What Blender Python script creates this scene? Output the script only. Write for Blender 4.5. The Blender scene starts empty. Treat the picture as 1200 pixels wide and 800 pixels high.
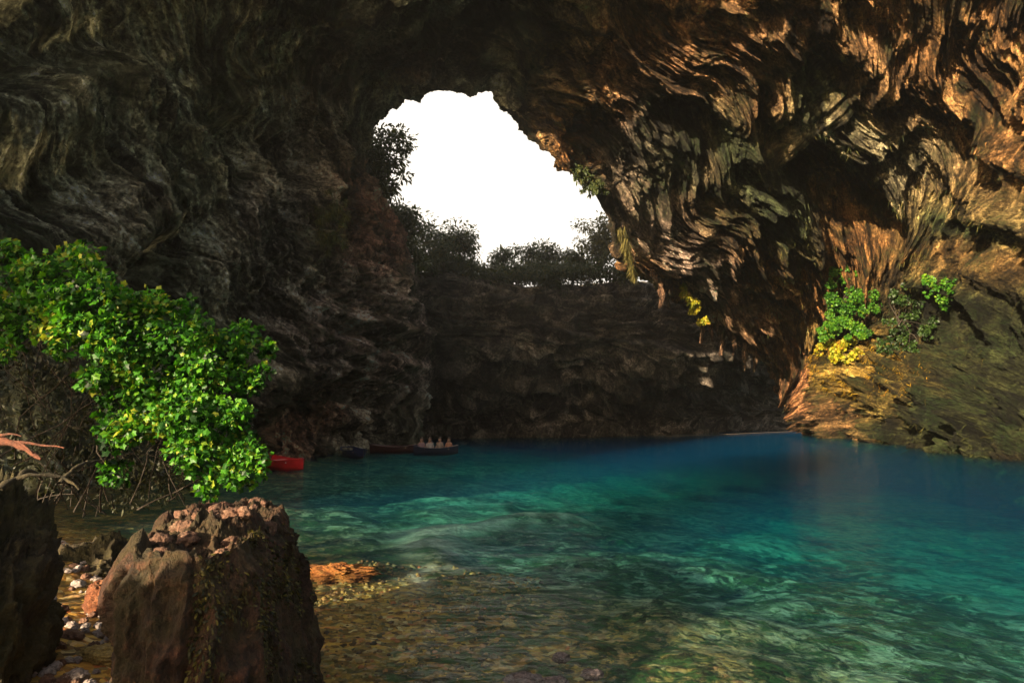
import bpy, math, random
import numpy as np
from mathutils import Vector

rng = np.random.default_rng(7)
random.seed(7)
S = bpy.context.scene
COL = S.collection
R = math.radians

# ------------------------------------------------------------------ camera
CAM_Z = 2.0
PITCH = math.atan(85 / 800)
cam_d = bpy.data.cameras.new('camera')
cam_d.sensor_width = 36; cam_d.lens = 24
cam_d.clip_start = 0.05; cam_d.clip_end = 2000
cam = bpy.data.objects.new('camera', cam_d); COL.objects.link(cam)
cam.location = (0, 0, CAM_Z)
cam.rotation_euler = (R(90) + PITCH, 0, 0)
S.camera = cam

def px(u, v, Y):
    """point of the place seen at photo pixel (u, v) whose forward distance is Y metres"""
    u = np.asarray(u, float); v = np.asarray(v, float); Y = np.asarray(Y, float)
    a = (u - 600) / 800; b = (400 - v) / 800
    f = math.cos(PITCH) - b * math.sin(PITCH)
    w = math.sin(PITCH) + b * math.cos(PITCH)
    s = Y / f
    return np.stack([a * s, Y + 0 * s, CAM_Z + w * s], -1)

def to_px(P):
    x = P[..., 0]; y = P[..., 1]; z = P[..., 2] - CAM_Z
    f = np.maximum(y * math.cos(PITCH) + z * math.sin(PITCH), .3)
    w = -y * math.sin(PITCH) + z * math.cos(PITCH)
    return 600 + 800 * x / f, 400 - 800 * w / f

# ------------------------------------------------------------------ noise
_perm = np.random.default_rng(3).permutation(256).astype(np.int32)
_perm = np.concatenate([_perm, _perm])
_g = np.random.default_rng(5).normal(size=(256, 3)).astype(np.float32)
_g /= np.linalg.norm(_g, axis=1, keepdims=True)

def pn(x, y, z, seed=0):
    shp = np.broadcast(x, y, z).shape
    x = np.broadcast_to(x, shp).ravel().astype(np.float32) + 17.3 * seed + 1000
    y = np.broadcast_to(y, shp).ravel().astype(np.float32) + 7.1 * seed + 1000
    z = np.broadcast_to(z, shp).ravel().astype(np.float32) + 3.7 * seed + 1000
    out = np.empty(x.shape, np.float32)
    CH = 150000
    for i in range(0, x.size, CH):
        X, Y, Z = x[i:i+CH], y[i:i+CH], z[i:i+CH]
        xi = np.floor(X).astype(np.int32); yi = np.floor(Y).astype(np.int32); zi = np.floor(Z).astype(np.int32)
        xf = X - xi; yf = Y - yi; zf = Z - zi
        u = xf*xf*xf*(xf*(xf*6-15)+10); v = yf*yf*yf*(yf*(yf*6-15)+10); w = zf*zf*zf*(zf*(zf*6-15)+10)
        def corner(dx, dy, dz):
            h = _perm[_perm[_perm[(xi+dx) & 255] + ((yi+dy) & 255)] + ((zi+dz) & 255)]
            g = _g[h]
            return g[:, 0]*(xf-dx) + g[:, 1]*(yf-dy) + g[:, 2]*(zf-dz)
        a0 = corner(0,0,0); a0 += u*(corner(1,0,0)-a0)
        a1 = corner(0,1,0); a1 += u*(corner(1,1,0)-a1)
        b0 = corner(0,0,1); b0 += u*(corner(1,0,1)-b0)
        b1 = corner(0,1,1); b1 += u*(corner(1,1,1)-b1)
        a0 += v*(a1-a0); b0 += v*(b1-b0)
        out[i:i+CH] = a0 + w*(b0-a0)
    return out.reshape(shp) * 1.5

def fbm(x, y, z, octv=4, seed=0, gain=.5, lac=2.03):
    s = 0; a = 1; f = 1
    for k in range(octv):
        s = s + a * pn(x*f, y*f, z*f, seed + k); a *= gain; f *= lac
    return s

def ridged(x, y, z, octv=4, seed=0, gain=.5, lac=2.07):
    s = 0; a = 1; f = 1
    for k in range(octv):
        n = 1 - np.minimum(np.abs(pn(x*f, y*f, z*f, seed + k)) * 2.0, 1)
        s = s + a * n*n; a *= gain; f *= lac
    return s

def spline(ts, vals, t):
    ts = np.asarray(ts, float); vals = np.asarray(vals, float)
    m = np.empty_like(vals)
    dt = np.diff(ts)[:, None]; d = np.diff(vals, axis=0) / dt
    m[0] = d[0]; m[-1] = d[-1]
    m[1:-1] = (d[:-1]*dt[1:] + d[1:]*dt[:-1]) / (dt[1:] + dt[:-1])
    i = np.clip(np.searchsorted(ts, t) - 1, 0, len(ts) - 2)
    h = (ts[i+1] - ts[i]); s = ((t - ts[i]) / h)[:, None]; h = h[:, None]
    return (2*s**3-3*s**2+1)*vals[i] + (s**3-2*s**2+s)*h*m[i] + (-2*s**3+3*s**2)*vals[i+1] + (s**3-s**2)*h*m[i+1]

def sstep(a, b, x):
    t = np.clip((x - a) / (b - a), 0, 1); return t*t*(3-2*t)

# ------------------------------------------------------------------ mesh helpers
def raw_mesh(name, V, F, smooth=True, attrs=None):
    me = bpy.data.meshes.new(name)
    V = np.ascontiguousarray(V, np.float32); F = np.ascontiguousarray(F, np.int32)
    k = F.shape[1]
    me.vertices.add(len(V)); me.vertices.foreach_set('co', V.ravel())
    me.loops.add(F.size); me.loops.foreach_set('vertex_index', F.ravel())
    me.polygons.add(len(F)); me.polygons.foreach_set('loop_start', np.arange(0, F.size, k, dtype=np.int32))
    me.polygons.foreach_set('use_smooth', np.full(len(F), smooth))
    for an, av in (attrs or {}).items():
        av = np.ascontiguousarray(av, np.float32)
        if av.ndim == 1:
            a = me.attributes.new(an, 'FLOAT', 'POINT'); a.data.foreach_set('value', av)
        else:
            a = me.attributes.new(an, 'FLOAT_VECTOR', 'POINT'); a.data.foreach_set('vector', av.ravel())
    me.update(calc_edges=True); me.validate()
    return me

def link(name, me, mat=None, parent=None, loc=None):
    o = bpy.data.objects.new(name, me); COL.objects.link(o)
    if mat is not None and me is not None: me.materials.append(mat)
    if parent is not None: o.parent = parent
    if loc is not None: o.location = loc
    return o

def tag(o, label=None, cat=None, group=None, kind=None):
    if label: o['label'] = label
    if cat: o['category'] = cat
    if group: o['group'] = group
    if kind: o['kind'] = kind
    return o

def empty(name, loc, label, cat, group=None, rz=0):
    o = bpy.data.objects.new(name, None); COL.objects.link(o)
    o.location = loc; o.rotation_euler = (0, 0, rz); o.empty_display_size = .2
    return tag(o, label, cat, group)

def grid_faces(n, m, flip=False, wrap=False):
    i = np.arange(n - 1)[:, None]; j = np.arange(m if wrap else m - 1)[None, :]
    j1 = (j + 1) % m
    a = i*m + j; b = i*m + j1; c = (i+1)*m + j1; d = (i+1)*m + j
    F = np.stack([a, b, c, d] if not flip else [d, c, b, a], -1).reshape(-1, 4)
    return F

def grid_normals(P):
    du = np.gradient(P, axis=0); dv = np.gradient(P, axis=1)
    n = np.cross(dv, du); n /= np.maximum(np.linalg.norm(n, axis=-1, keepdims=True), 1e-9)
    return n

def tube(path, radii, seg=6, cap=True):
    """tapered tube along path (K,3) -> V, F(quads)"""
    path = np.asarray(path, float); K = len(path); radii = np.broadcast_to(radii, (K,))
    tan = np.gradient(path, axis=0); tan /= np.linalg.norm(tan, axis=1, keepdims=True) + 1e-9
    ref = np.array([.31, .17, .93]); V = []
    a = np.cross(tan, ref); a /= np.linalg.norm(a, axis=1, keepdims=True) + 1e-9
    b = np.cross(tan, a)
    ang = np.linspace(0, 2*np.pi, seg, endpoint=False)
    V = path[:, None] + radii[:, None, None]*(a[:, None]*np.cos(ang)[None, :, None] + b[:, None]*np.sin(ang)[None, :, None])
    return V.reshape(-1, 3), grid_faces(K, seg, wrap=True)

def joinVF(parts):
    Vs, Fs, o = [], [], 0
    for V, F in parts:
        Vs.append(V); Fs.append(F + o); o += len(V)
    return np.concatenate(Vs), np.concatenate(Fs)

# ------------------------------------------------------------------ node helpers
class NT:
    def __init__(s, name):
        s.m = bpy.data.materials.new(name); s.m.use_nodes = True
        s.t = s.m.node_tree; s.t.nodes.clear()
        s.out = s.t.nodes.new('ShaderNodeOutputMaterial')
    def n(s, typ, **kw):
        nd = s.t.nodes.new(typ)
        for k, v in kw.items():
            if k.startswith('_'): setattr(nd, k[1:], v)
            else:
                key = k.replace('__', ' ')
                s.set(nd, key, v)
        return nd
    def set(s, nd, key, v):
        if isinstance(key, str) and key.startswith('i') and key[1:].isdigit(): inp = nd.inputs[int(key[1:])]
        else: inp = nd.inputs[key]
        if isinstance(v, bpy.types.NodeSocket): s.t.links.new(v, inp)
        else: inp.default_value = v
    def link(s, a, b): s.t.links.new(a, b)
    def math(s, op, a, b=0.0, c=None, clamp=False):
        nd = s.t.nodes.new('ShaderNodeMath'); nd.operation = op; nd.use_clamp = clamp
        s.set(nd, 'i0', a); s.set(nd, 'i1', b)
        if c is not None: s.set(nd, 'i2', c)
        return nd.outputs[0]
    def vmath(s, op, a, b=(0, 0, 0)):
        nd = s.t.nodes.new('ShaderNodeVectorMath'); nd.operation = op
        s.set(nd, 'i0', a)
        if op == 'SCALE': s.set(nd, 'Scale', b)
        else: s.set(nd, 'i1', b)
        return nd.outputs[0]
    def ramp(s, fac, stops, interp='LINEAR'):
        nd = s.t.nodes.new('ShaderNodeValToRGB'); nd.color_ramp.interpolation = interp
        e = nd.color_ramp.elements
        while len(e) > 1: e.remove(e[-1])
        e[0].position = stops[0][0]; c = stops[0][1]; e[0].color = (*c, 1) if not np.isscalar(c) else (c, c, c, 1)
        for p, c in stops[1:]:
            q = e.new(p); q.color = (*c, 1) if not np.isscalar(c) else (c, c, c, 1)
        s.link(fac, nd.inputs[0]); return nd.outputs[0]
    def mix(s, fac, a, b, blend='MIX'):
        nd = s.t.nodes.new('ShaderNodeMix'); nd.data_type = 'RGBA'; nd.blend_type = blend
        s.set(nd, 'i0', fac)
        for idx, v in ((6, a), (7, b)):
            if isinstance(v, bpy.types.NodeSocket): s.link(v, nd.inputs[idx])
            else: nd.inputs[idx].default_value = (*v[:3], 1)
        return nd.outputs[2]
    def noise(s, vec, scale, detail=4, rough=.55, dist=0.0):
        nd = s.n('ShaderNodeTexNoise', Scale=scale, Detail=detail, Roughness=rough, Distortion=dist)
        s.link(vec, nd.inputs['Vector']); return nd.outputs['Fac']
    def vor(s, vec, scale, feature='F1', out='Distance', rnd=1.0):
        nd = s.t.nodes.new('ShaderNodeTexVoronoi'); nd.feature = feature
        s.set(nd, 'Scale', scale); s.set(nd, 'Randomness', rnd)
        s.link(vec, nd.inputs['Vector']); return nd.outputs[out]
    def bump(s, h, strength, dist, normal=None):
        nd = s.n('ShaderNodeBump', Strength=strength, Distance=dist, Height=h)
        if normal is not None: s.link(normal, nd.inputs['Normal'])
        return nd.outputs[0]
    def attr(s, name, out='Vector'):
        nd = s.t.nodes.new('ShaderNodeAttribute'); nd.attribute_name = name
        return nd.outputs[out]
    def pos(s): return s.t.nodes.new('ShaderNodeNewGeometry').outputs['Position']
    def surf(s, sock): s.link(sock, s.out.inputs['Surface']); return s.m

def mat_rock(name='cave_rock', fine=1.0, moss=1.0):
    """limestone of the cave: hue from the stain attribute, streaked along the flow attribute, with moss films"""
    t = NT(name)
    flow = t.attr('flow'); tint = t.attr('stain'); P = t.pos()
    w = t.n('ShaderNodeTexNoise', Scale=.35, Detail=2.0); t.link(P, w.inputs['Vector'])
    warp = t.vmath('SCALE', w.outputs['Color'], 2.0)
    fv = t.vmath('ADD', flow, warp)
    fs = t.vmath('MULTIPLY', fv, (1.0, .20, 1.0))
    n1 = t.noise(fs, 1.1, 7, .68, .6)
    n2 = t.noise(P, .55, 6, .62)
    n3 = t.noise(P, 5.5, 6, .7)
    v1 = t.vor(fs, 2.4, 'DISTANCE_TO_EDGE')
    # value structure
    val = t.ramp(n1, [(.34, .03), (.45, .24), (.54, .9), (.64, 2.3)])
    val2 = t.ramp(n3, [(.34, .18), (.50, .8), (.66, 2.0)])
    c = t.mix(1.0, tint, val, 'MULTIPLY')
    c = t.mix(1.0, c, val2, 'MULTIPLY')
    # pale calcite films
    cal = t.ramp(t.noise(fs, 2.6, 6, .7, .8), [(.58, 0.0), (.72, 1.0)])
    c = t.mix(t.math('MULTIPLY', cal, .55), c, t.mix(1.0, tint, (2.0, 1.95, 1.8), 'MULTIPLY'))
    # moss and algae films
    mo = t.ramp(t.noise(P, .42, 7, .66, .4), [(.47, 0.0), (.58, 1.0)])
    mo2 = t.ramp(n3, [(.38, 0.0), (.58, 1.0)])
    mf = t.math('MULTIPLY', t.math('MULTIPLY', mo, mo2), .8 * moss)
    c = t.mix(mf, c, (.022, .042, .010))
    c = t.vmath('MINIMUM', c, (.80, .80, .80))
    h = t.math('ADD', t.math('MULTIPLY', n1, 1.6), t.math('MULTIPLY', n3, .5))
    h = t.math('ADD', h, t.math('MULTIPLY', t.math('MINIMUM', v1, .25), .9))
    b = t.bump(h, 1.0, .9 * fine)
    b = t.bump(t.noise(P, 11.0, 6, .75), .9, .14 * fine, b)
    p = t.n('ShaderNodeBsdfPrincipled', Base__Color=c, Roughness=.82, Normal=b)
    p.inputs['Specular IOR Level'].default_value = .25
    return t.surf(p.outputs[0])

# ------------------------------------------------------------------ world, sun
HAZE = .0009
SUN_AZ, SUN_EL = 36.0, 13.0            # the sun stands behind the viewer's left shoulder
SUN_STRENGTH, SKY_STRENGTH, EXPOSURE = 5.0, 0.050, 2.15
W = bpy.data.worlds.new('World'); S.world = W; W.use_nodes = True
wt = W.node_tree; bg = wt.nodes['Background']
sky = wt.nodes.new('ShaderNodeTexSky'); sky.sky_type = 'NISHITA'; sky.sun_disc = False
sky.sun_elevation = R(SUN_EL); sky.sun_rotation = R(180 + SUN_AZ)
sky.air_density = 1.0; sky.dust_density = 6.0; sky.ozone_density = .6
bg.inputs['Strength'].default_value = SKY_STRENGTH
veil = wt.nodes.new('ShaderNodeMix'); veil.data_type = 'RGBA'      # thin bright overcast veil over the sky
veil.inputs[7].default_value = (7.4, 6.8, 5.9, 1)
tc = wt.nodes.new('ShaderNodeTexCoord'); dp = wt.nodes.new('ShaderNodeVectorMath'); dp.operation = 'DOT_PRODUCT'
dp.inputs[1].default_value = Vector((-.05, .80, .60)).normalized(); wt.links.new(tc.outputs['Generated'], dp.inputs[0])
mr = wt.nodes.new('ShaderNodeMapRange'); mr.interpolation_type = 'SMOOTHSTEP'    # bright cloud bank added over the opening to light the cave
mr.inputs['From Min'].default_value = .60; mr.inputs['From Max'].default_value = .92; mr.inputs['To Min'].default_value = .06; mr.inputs['To Max'].default_value = 1.0
wt.links.new(dp.outputs['Value'], mr.inputs['Value']); wt.links.new(mr.outputs[0], veil.inputs[0])
wt.links.new(sky.outputs[0], veil.inputs[6]); wt.links.new(veil.outputs[2], bg.inputs['Color'])
sun_d = bpy.data.lights.new('sun', 'SUN'); sun_d.energy = SUN_STRENGTH; sun_d.angle = R(.5); sun_d.color = (1, .79, .52)
sun = bpy.data.objects.new('sun', sun_d); COL.objects.link(sun)
Ld = Vector((math.sin(R(SUN_AZ))*math.cos(R(SUN_EL)), math.cos(R(SUN_AZ))*math.cos(R(SUN_EL)), -math.sin(R(SUN_EL))))
sun.rotation_euler = Ld.to_track_quat('-Z', 'Y').to_euler(); sun.location = (-30, -40, 40)

# ------------------------------------------------------------------ the cave shell
E = [(500,524,43),(502,470,43),(496,400,42.5),(482,330,41),(462,260,39),(434,205,37),(437,150,35),(458,124,34),(520,104,33),
     (583,98,33),(592,128,33),(620,158,34),(652,192,35),(698,222,37),(720,258,39),(735,310,42),(790,345,47),(850,392,54),
     (905,440,62),(929,480,67),(942,509,70)]
M1 = [(0,400,531,35),(3,390,335,33),(6,385,120,31),(8,500,55,30),(9.5,600,50,31.5),(12,720,140,33.8),(14.5,790,240,40.5),(16,860,300,45),(18,960,410,56.5),(20,1010,517,51)]
M2 = [(0,285,543,28.5),(3,250,310,26),(6,270,50,26),(8,480,-20,26),(9.5,620,-20,29),(12,850,40,32),(14.5,960,150,37.5),(16,1010,220,41.5),(18,1060,370,48),(20,1090,526,39)]
M3 = [(0,110,570,19),(3,90,260,20),(6,100,-60,21),(8,450,-130,22.5),(9.5,660,-130,24.5),(12,1000,-80,28.5),(14.5,1130,50,33),(16,1170,120,35.5),(18,1170,330,38),(20,1190,538,30)]
OO = [(0,-100,640,10.3),(3,-120,180,14),(6,-80,-200,17),(8,420,-330,21),(9.5,700,-330,22),(12,1150,-220,24.5),(14.5,1320,-60,27),(16,1360,20,28),(18,1350,280,28),(20,1400,556,22.5)]
NT_, NS_ = 1300, 760
def ring(tab):
    tab = np.array(tab, float)
    return tab[:, 0], px(tab[:, 1], tab[:, 2], tab[:, 3])
tt = np.linspace(-1.2, 21.2, NT_)
def ring_eval(ts, P):
    P = P.copy()
    P[0, 2] = -.3; P[-1, 2] = -.3
    ts = np.concatenate([[-1.2], ts, [21.2]])
    a = P[0].copy(); a[2] = -7; b = P[-1].copy(); b[2] = -7
    return spline(ts, np.vstack([a, P, b]), tt)
rE = ring_eval(np.arange(21.), px(*np.array(E, float).T))
rings = [ring_eval(*ring(x)) for x in (M1, M2, M3, OO)]
cen = px(640, 330, 40)
vd = rE - np.array([0, 0, CAM_Z]); vd /= np.linalg.norm(vd, axis=1, keepdims=True)
tg = np.gradient(rE, axis=0); tg /= np.linalg.norm(tg, axis=1, keepdims=True)
ow = np.cross(vd, tg); ow /= np.linalg.norm(ow, axis=1, keepdims=True)
ow *= np.sign((ow * (rE - cen)).sum(1))[:, None]
# smooth the outward direction along the edge
k = np.hanning(121); k /= k.sum()
ow = np.stack([np.convolve(np.pad(ow[:, i], 60, mode='edge'), k, 'valid') for i in range(3)], 1)
ow /= np.linalg.norm(ow, axis=1, keepdims=True)
up = np.array([0, 0, 1.])
L1 = rE + 1.3*ow + 1.6*vd
wide = (1 - sstep(4.5, 8.5, tt))[:, None]                        # unseen rock widened outside the left wall to keep stray sun off the cliff
L2 = rE + (7 + 24*wide)*ow + 3.5*vd
L3 = .5*(rE + rings[1]) + (9 + 20*wide)*ow + 2*up
L4 = rings[3] + 8*ow + 5*up
O2 = rings[3] + 3.0*ow + 2*up + np.array([0, -1.0, 0])
ks = np.array([-3.6, -2.6, -1.5, -.35, 0, 1, 2, 3, 4, 4.6])
ctrl = np.stack([L4, L3, L2, L1, rE, *rings, O2], 0)        # (10, NT, 3)
ss = np.concatenate([np.linspace(-3.6, -.35, 40, endpoint=False), np.linspace(-.35, 4.0, NS_ - 60, endpoint=False), np.linspace(4.0, 4.6, 20)])
B = spline(ks, ctrl.reshape(10, -1), ss).reshape(len(ss), NT_, 3)
NS_ = len(ss)
nrm = grid_normals(B)
mid = nrm[NS_//2, NT_//2]; toc = np.array([0, 5, 3]) - B[NS_//2, NT_//2]
FLIP = (mid @ toc) < 0
if FLIP: nrm = -nrm
U, Vv = to_px(B)
seg = np.linalg.norm(np.diff(B, axis=1), axis=2); Tl = np.concatenate([np.zeros((NS_, 1)), np.cumsum(seg, 1)], 1)
seg = np.linalg.norm(np.diff(B, axis=0), axis=2); Sl = np.concatenate([np.zeros((1, NT_)), np.cumsum(seg, 0)], 0)
Tl -= Tl[:, NT_//2:NT_//2+1]; Sl -= Sl[np.searchsorted(ss, 0)][None]
X, Y, Z = B[..., 0], B[..., 1], B[..., 2]
T2 = np.broadcast_to(tt[None], (NS_, NT_)); S2 = np.broadcast_to(ss[:, None], (NS_, NT_))
inside = sstep(-.05, .25, S2) * (1 - sstep(4.1, 4.5, S2))
edge_damp = .25 + .75*sstep(-.02, .55, S2)
near = np.clip(Y / 40, .35, 1.3)
wx = fbm(X*.11, Y*.11, Z*.11, 3, 11); wy = fbm(X*.11, Y*.11, Z*.11, 3, 23); wz = fbm(X*.11, Y*.11, Z*.11, 3, 37)
big = fbm(X*.10 + .5*wx, Y*.10, Z*.10 + .5*wy, 3, 41)
rgt = sstep(10, 13, T2); iso = 1 - .6*rgt
A_, T_ = Sl + (3.0 - 1.6*rgt)*wx, Tl + 3.0*wy
fold = ridged(A_*(.22+.06*rgt), T_*(.06-.03*rgt), wz*.6, 3, 51) - .9
rib = ridged(A_*.66, T_*(.15-.09*rgt), wz*1.0 + .05*Z, 3, 61) - .9
grain = ridged(A_*1.9, T_*(.5-.3*rgt), Z*.2 + wz*1.5, 3, 71, .6) - .9
crag = fbm(X*.9 + wx, Y*.9, Z*.9 + wy, 5, 81, .62)
fine = ridged(A_*4.2 + crag, T_*(1.4-.7*rgt), Z*.6, 2, 87, .6) - .8
pits = np.maximum(pn(X*.75, Y*.75, Z*.75, 93) - .22, 0)
left = 1 - sstep(5.5, 8.0, T2); right = sstep(9, 12, T2)
# bedding planes in the lower left wall
zz = Z + .30*X + .10*Y*0 + .9*wx + .25*pn(X*.5, Y*.5, Z*.5, 91)
def saw(x): f = x - np.floor(x); return np.where(f < .78, f/.78, (1-f)/.22)
strat_m = left * np.exp(-((U-440)/110)**2 - ((Vv-410)/130)**2)
strat = (saw(zz*.62) - .5)*1.3 + (saw(zz*1.7 + .3) - .5)*.55
lu = left*sstep(330, 240, Vv)
D = big*(1.9-.8*rgt-.8*lu) + fold*(1.25-.35*rgt-.3*lu)*(1-.5*strat_m) + rib*(.70-.05*rgt)*(1-.6*strat_m) + grain*(.36+.08*rgt) + crag*.34*iso + fine*.10 - pits*2.2*iso + strat*.75*strat_m
D *= near * edge_damp
def blob(u, v, ru, rv, ang=0):
    c, s = math.cos(R(ang)), math.sin(R(ang))
    du = (U-u) + 10*wx; dv = (Vv-v) + 10*wy
    a = (du*c + dv*s)/ru; b = (-du*s + dv*c)/rv
    return np.exp(-np.minimum(a*a + b*b, 30)**1.3)
for (u, v, ru, rv, ang, amp) in [
    (985,235,95,34,42,-4.2),(1140,395,80,50,10,-4.5),(1165,305,60,26,20,-2.4),(812,152,40,18,10,-2.2),(700,170,60,30,35,-1.2),
    (975,110,45,22,60,-2.2),(60,210,70,46,20,-1.8),(20,40,60,50,0,-1.6),(110,48,50,26,0,-1.3),(300,165,85,26,20,-1.6),(215,300,60,30,-50,-2.0),
    (440,402,44,12,20,-1.6),(365,480,30,34,0,-1.5),(450,472,55,22,10,-2.2),(345,200,20,50,0,-1.2),(330,380,24,40,10,-1.4),(430,515,70,10,0,-1.2),
    (1062,265,95,13,68,2.0),(905,210,120,16,58,1.5),(1105,350,40,12,50,1.4),(1035,440,95,42,20,1.5),(1160,495,90,26,12,.8),(1000,470,14,50,-35,-.8),(1060,480,12,50,-35,-.8),(1110,500,10,40,-40,-.6),(1030,430,9,50,-35,-.6),(910,430,100,12,52,1.2),
    (1150,160,70,20,40,1.6),(1010,60,60,18,50,1.4),(160,255,46,50,0,.9),(312,205,16,70,0,1.2),(400,190,18,90,8,1.3),(330,420,20,60,15,1.1),
    (180,110,110,22,42,1.3),(80,130,50,20,40,1.0),(1130,230,60,12,45,1.4)]:
    D += amp * blob(u, v, ru, rv, ang) * edge_damp
hm = np.exp(-((U-1090)/150)**4 - ((Vv-455)/75)**4)
D += hm*(1.9*(ridged(Sl*.40 + wx, Tl*.10 + wy, wz, 3, 95) - .9) + 1.3*crag + .8*(saw(Z*.8 + .5*wx + .25*X) - .5) - 2.2*np.maximum(pn(X*.40, Y*.40, Z*.40, 97) - .05, 0))
P = B + nrm * (D * inside)[..., None]
P += nrm * ((crag*.5 + big*.8) * (1-inside))[..., None]

# stain hue of the limestone by region; lit spots, shaded hollows painted in
def region(u, v, ru, rv, ang=0):
    c, s = math.cos(R(ang)), math.sin(R(ang)); n = 45
    du = (U-u) + n*wx; dv = (Vv-v) + n*wy
    a = (du*c + dv*s)/ru; b = (-du*s + dv*c)/rv
    return np.clip(1.35*np.exp(-np.minimum(a*a+b*b, 30)), 0, 1)[..., None]
stain_and_light = np.empty(B.shape); stain_and_light[:] = (.40, .41, .27)
stain_and_light = stain_and_light*(1-right[..., None]) + np.array((.44, .20, .065))*right[..., None]
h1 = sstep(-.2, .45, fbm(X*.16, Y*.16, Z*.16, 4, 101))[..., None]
stain_and_light = stain_and_light*(1 - .55*h1*right[..., None]) + np.array((.15, .14, .05))*.55*h1*right[..., None]
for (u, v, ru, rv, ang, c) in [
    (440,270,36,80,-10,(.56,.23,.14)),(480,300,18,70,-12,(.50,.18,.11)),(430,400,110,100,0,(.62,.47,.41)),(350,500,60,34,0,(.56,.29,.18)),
    (150,265,60,50,0,(.66,.60,.44)),(110,140,110,60,0,(.55,.55,.36)),(390,120,50,110,0,(.48,.40,.31)),(330,260,60,90,0,(.50,.44,.36)),(250,150,60,60,0,(.44,.45,.30)),(520,60,90,40,0,(.24,.19,.15)),  # first two regions paint pale lit spots into the rock colour
    (760,170,60,70,30,(.19,.15,.12)),(800,300,80,26,50,(.36,.26,.20)),(850,345,100,34,55,(.56,.40,.31)),(905,410,90,28,55,(.62,.34,.18)),(950,470,60,40,0,(.58,.25,.11)),  # paler edge regions paint light onto the rim rock
    (1140,420,100,95,10,(.055,.058,.02)),(1150,455,130,90,0,(.034,.042,.014)),(1000,425,58,34,25,(.66,.42,.10)),(1130,495,130,40,12,(.045,.05,.016)),(1120,240,130,40,30,(.46,.33,.13)),(1150,120,120,100,0,(.50,.25,.09)),  # dark regions put shade of hollow and hump into the colour, besides moss
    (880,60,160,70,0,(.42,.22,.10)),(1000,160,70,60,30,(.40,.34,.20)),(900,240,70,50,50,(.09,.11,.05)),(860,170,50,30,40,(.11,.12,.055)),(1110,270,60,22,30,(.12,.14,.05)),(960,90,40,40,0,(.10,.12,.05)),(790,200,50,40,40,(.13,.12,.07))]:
    m = region(u, v, ru, rv, ang); stain_and_light = stain_and_light*(1-m) + np.array(c)*m
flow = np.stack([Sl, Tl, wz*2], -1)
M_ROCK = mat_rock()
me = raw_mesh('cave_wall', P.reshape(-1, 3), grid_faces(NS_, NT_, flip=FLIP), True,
              {'flow': flow.reshape(-1, 3), 'stain': stain_and_light.reshape(-1, 3)})
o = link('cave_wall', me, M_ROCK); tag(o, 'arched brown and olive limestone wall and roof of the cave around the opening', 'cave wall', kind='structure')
SHELL = P

def shell_at(u, v):
    """nearest point of the cave shell seen at photo pixel (u, v) and its normal"""
    m = (S2 > 0) & (S2 < 4)
    uu, vv = to_px(SHELL)
    d = (uu-u)**2 + (vv-v)**2; d = np.where(m, d, 1e9)
    c = d < max(9, d.min()*1.5+1)
    yy = np.where(c, SHELL[..., 1], 1e9); i = np.unravel_index(np.argmin(yy), yy.shape)
    return SHELL[i].copy(), nrm[i].copy()

# ------------------------------------------------------------------ back wall of the collapsed chamber and the plateau behind it
bt = [0, 1, 2, 3, 4, 5, 6, 7]
bc = np.array([(-40,40,0),(-22,47,0),(-8,51,0),(2,54,0),(12,58,0),(23,67,0),(36,84,0),(55,100,0)], float)
NU = 760
curve = spline(bt, bc, np.linspace(0, 7, NU))
tg = np.gradient(curve, axis=0); tg /= np.linalg.norm(tg, axis=1, keepdims=True)
inn = np.stack([tg[:, 1], -tg[:, 0], 0*tg[:, 0]], 1)          # towards the viewer
rim = spline([0,1,2,3,4,5,6,7], np.array([[15.],[14.2],[12.6],[12.4],[13.2],[15.0],[19],[23]]), np.linspace(0, 7, NU))[:, 0]
prof = np.array([(-8,-5.0),(-1,-4.2),(1.2,-7.0),(3.0,-5.6),(5.2,-2.0),(7,.6),(9,.9),(10.8,.4),(12.4,-.3)])
hz = np.linspace(-8, 12.4, 300)
off = spline(prof[:, 0], prof[:, 1:2], hz)[:, 0]
ext = np.concatenate([np.linspace(.5, 12, 30), np.geomspace(13, 60, 20)])
rows = []
for i in range(len(hz)):
    zf = np.where(hz[i] > 0, hz[i]/12.4*rim, hz[i])
    rows.append(curve + inn*off[i] + up*zf[:, None])
for e in ext:
    rows.append(curve - inn*(e + .3) + up*(rim + .07*e)[:, None])
Bk = np.stack(rows, 0); nb = grid_normals(Bk)
if (nb[150, NU//2] @ inn[NU//2]) < 0: nb = -nb; BF = True
else: BF = False
x, y, z = Bk[..., 0], Bk[..., 1], Bk[..., 2]
w1 = fbm(x*.15, y*.15, z*.15, 3, 111); w2 = fbm(x*.1, y*.1, z*.1, 3, 117)
zs = z + .8*w2 + .06*x
st = (saw(zs*.55) - .5)*.9 + (saw(zs*1.35 + w1*.3) - .5)*.55 + (saw(zs*3.1 + w1) - .5)*.22
wall_m = 1 - sstep(len(hz)-14, len(hz)+2, np.arange(len(Bk)))[:, None]
Dk = (st*.9 + w1*1.6 + fbm(x*.7, y*.7, z*.9, 4, 121)*.45)*wall_m + (w1*.9)*(1-wall_m)
Bk = Bk + nb*Dk[..., None]
fl = np.stack([zs*1.0, np.broadcast_to(np.linspace(0, 120, NU)[None], zs.shape), w1*2], -1)
stn = np.empty(Bk.shape); stn[:] = (.25, .205, .17)
hh = sstep(-.2, .5, fbm(x*.2, y*.2, z*.3, 4, 131))[..., None]
stn = stn*(1-.5*hh) + np.array((.36, .29, .23))*.5*hh
me = raw_mesh('cliff', Bk.reshape(-1, 3), grid_faces(*Bk.shape[:2], flip=BF), True, {'flow': fl.reshape(-1, 3), 'stain': stn.reshape(-1, 3)})
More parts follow.
